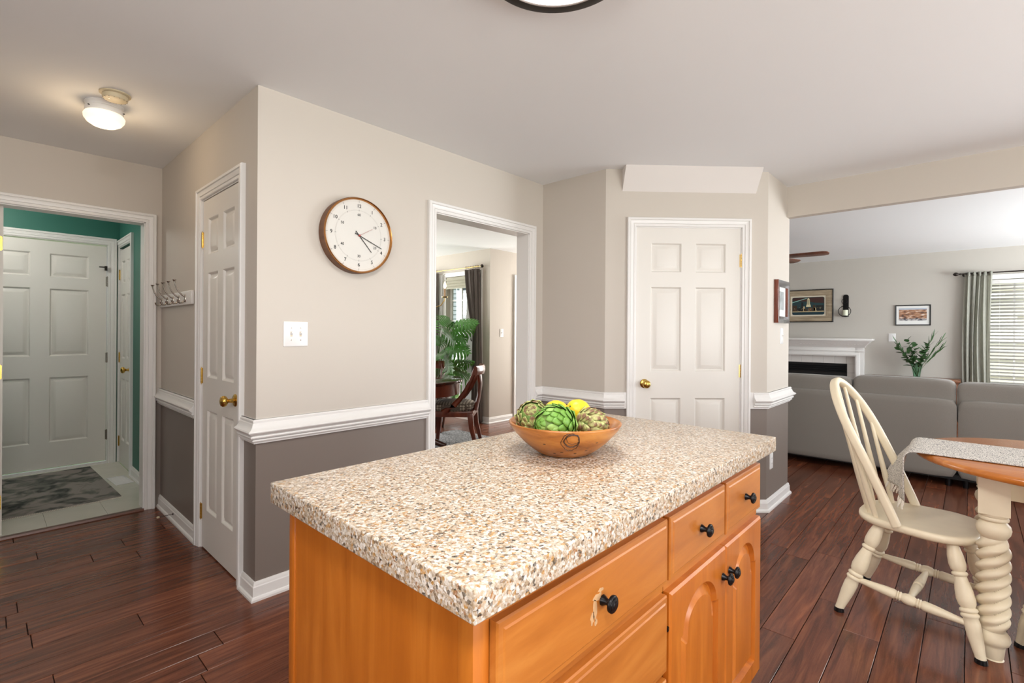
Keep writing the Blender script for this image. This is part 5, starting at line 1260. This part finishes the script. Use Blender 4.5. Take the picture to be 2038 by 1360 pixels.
# ------------------------------------------------------------------ outdoors
a = MB(); a.box(-40, 60, -40, 60, -.5, -.3)
tag(a.build('ground', MT['grass'], None, smooth=0), 'green lawn outside the windows', 'lawn', kind='structure')
hs = thing('neighbour_house', 'grey clapboard house with white trim seen through the dining window', 'house', (16, 17.5, -.3), R(-38))
for i in range(26):
    a = MB(); z = i*.2; a.add([(-4, -.03, z), (4, -.03, z), (4, 0, z+.2), (-4, 0, z+.2), (-4, .05, z), (4, .05, z), (4, .05, z+.2), (-4, .05, z+.2)], [(0, 1, 2, 3), (0, 4, 5, 1), (3, 2, 6, 7), (4, 7, 6, 5), (0, 3, 7, 4), (1, 5, 6, 2)]); a.build('siding_board', MT['grey_siding'], hs, smooth=0)
a = MB(); a.box(-4, 4, .05, 6, 0, 5.2); a.build('wall', MT['grey_siding'], hs, smooth=0)
a = MB(); a.add([(-4.3, -.4, 5.1), (4.3, -.4, 5.1), (4.3, 6.4, 5.1), (-4.3, 6.4, 5.1), (-4.3, 3, 7.6), (4.3, 3, 7.6)], [(0, 1, 5, 4), (2, 3, 4, 5), (0, 4, 3), (1, 2, 5), (0, 3, 2, 1)]); a.build('roof', MT['roof'], hs, smooth=0)
for x, z in ((-2.4, 1.0), (0, 1.0), (2.4, 1.0), (-2.4, 3.3), (0, 3.3), (2.4, 3.3)):
    a = MB(); a.box(x-.6, x+.6, -.08, .02, z, z+1.5); w = a.build('window', MT['extwhite'], hs, smooth=0)
    b = MB(); b.box(x-.48, x+.48, -.09, -.07, z+.12, z+1.38); b.build('pane', MT['darkglass'], w, smooth=0)
for x in (-4, 4):
    a = MB(); a.box(x-.1, x+.1, -.08, .06, 0, 5.2); a.build('corner_board', MT['extwhite'], hs, smooth=0)
h2 = thing('neighbour_house', 'pale cream clapboard house wall outside the living room window', 'house', (14.5, -1.0, -.3), R(-90))
for i in range(30):
    a = MB(); z = i*.18; a.add([(-7, -.03, z), (7, -.03, z), (7, 0, z+.18), (-7, 0, z+.18), (-7, .05, z), (7, .05, z), (7, .05, z+.18), (-7, .05, z+.18)], [(0, 1, 2, 3), (0, 4, 5, 1), (3, 2, 6, 7), (4, 7, 6, 5), (0, 3, 7, 4), (1, 5, 6, 2)]); a.build('siding_board', MT['cream_siding'], h2, smooth=0)
a = MB(); a.box(-7, 7, .05, 5, 0, 5.4); a.build('wall', MT['cream_siding'], h2, smooth=0)
def tree(loc, h, r, label, seed, n=1400, trunk=True, ls=.14):
    rr = random.Random(seed); t = thing('leafy_tree' if trunk else 'garden_shrub', label, 'tree' if trunk else 'shrub', loc)
    if trunk:
        a = MB(); a.tube([(0, 0, 0), (.05, .02, h*.4), (0, .1, h*.8)], [.14, .10, .05], 10); a.build('trunk', MT['bark'], t, smooth=60)
    a = MB()
    for i in range(n):
        u = Vector((rr.gauss(0, 1), rr.gauss(0, 1), rr.gauss(0, 1))).normalized()*r*rr.random()**.4
        p = Vector((u.x, u.y, (h if trunk else r*.8)+u.z*.9)); d1 = Vector((rr.gauss(0, 1), rr.gauss(0, 1), rr.gauss(0, 1))).normalized(); d2 = d1.orthogonal().normalized()
        a.add([p-d1*ls, p+d2*ls*.5, p+d1*ls, p-d2*ls*.5], [(0, 1, 2, 3)])
    a.build('foliage', MT['foliage'], t, smooth=0)
tree((9.2, 12.2, -.3), 4.4, 1.7, 'young leafy tree at the upper left of the dining window view', 1)
tree((7.0, 8.6, -.3), .8, .45, 'low clipped shrub below the dining window view', 2, 500, False, .07)
tree((8.6, 9.6, -.3), .9, .6, 'rounded shrub in front of the grey house', 3, 600, False, .08)
tree((21, 11.5, -.3), 5, 2.6, 'large tree beside the grey neighbour house', 4, 1200, True, .25)
a = MB(); a.box(-3, 3, -.6, .6, 0, .03)
tag(a.build('garden_path', MT['conc'], None, smooth=0, loc=(9.6, 8.2, -.3), rz=R(40)), 'pale concrete walk across the lawn outside the dining window', 'path')
a = MB(); a.box(9.4, 14.3, -10, 6, -.3, -.27)  # slab added so the siding catches white bounce instead of lawn green
tag(a.build('reflector', MT['conc'], None, smooth=0), 'pale concrete driveway added to bounce neutral light onto the cream siding', 'reflector')
print('planks', nobj, 'objects', len(bpy.data.objects))
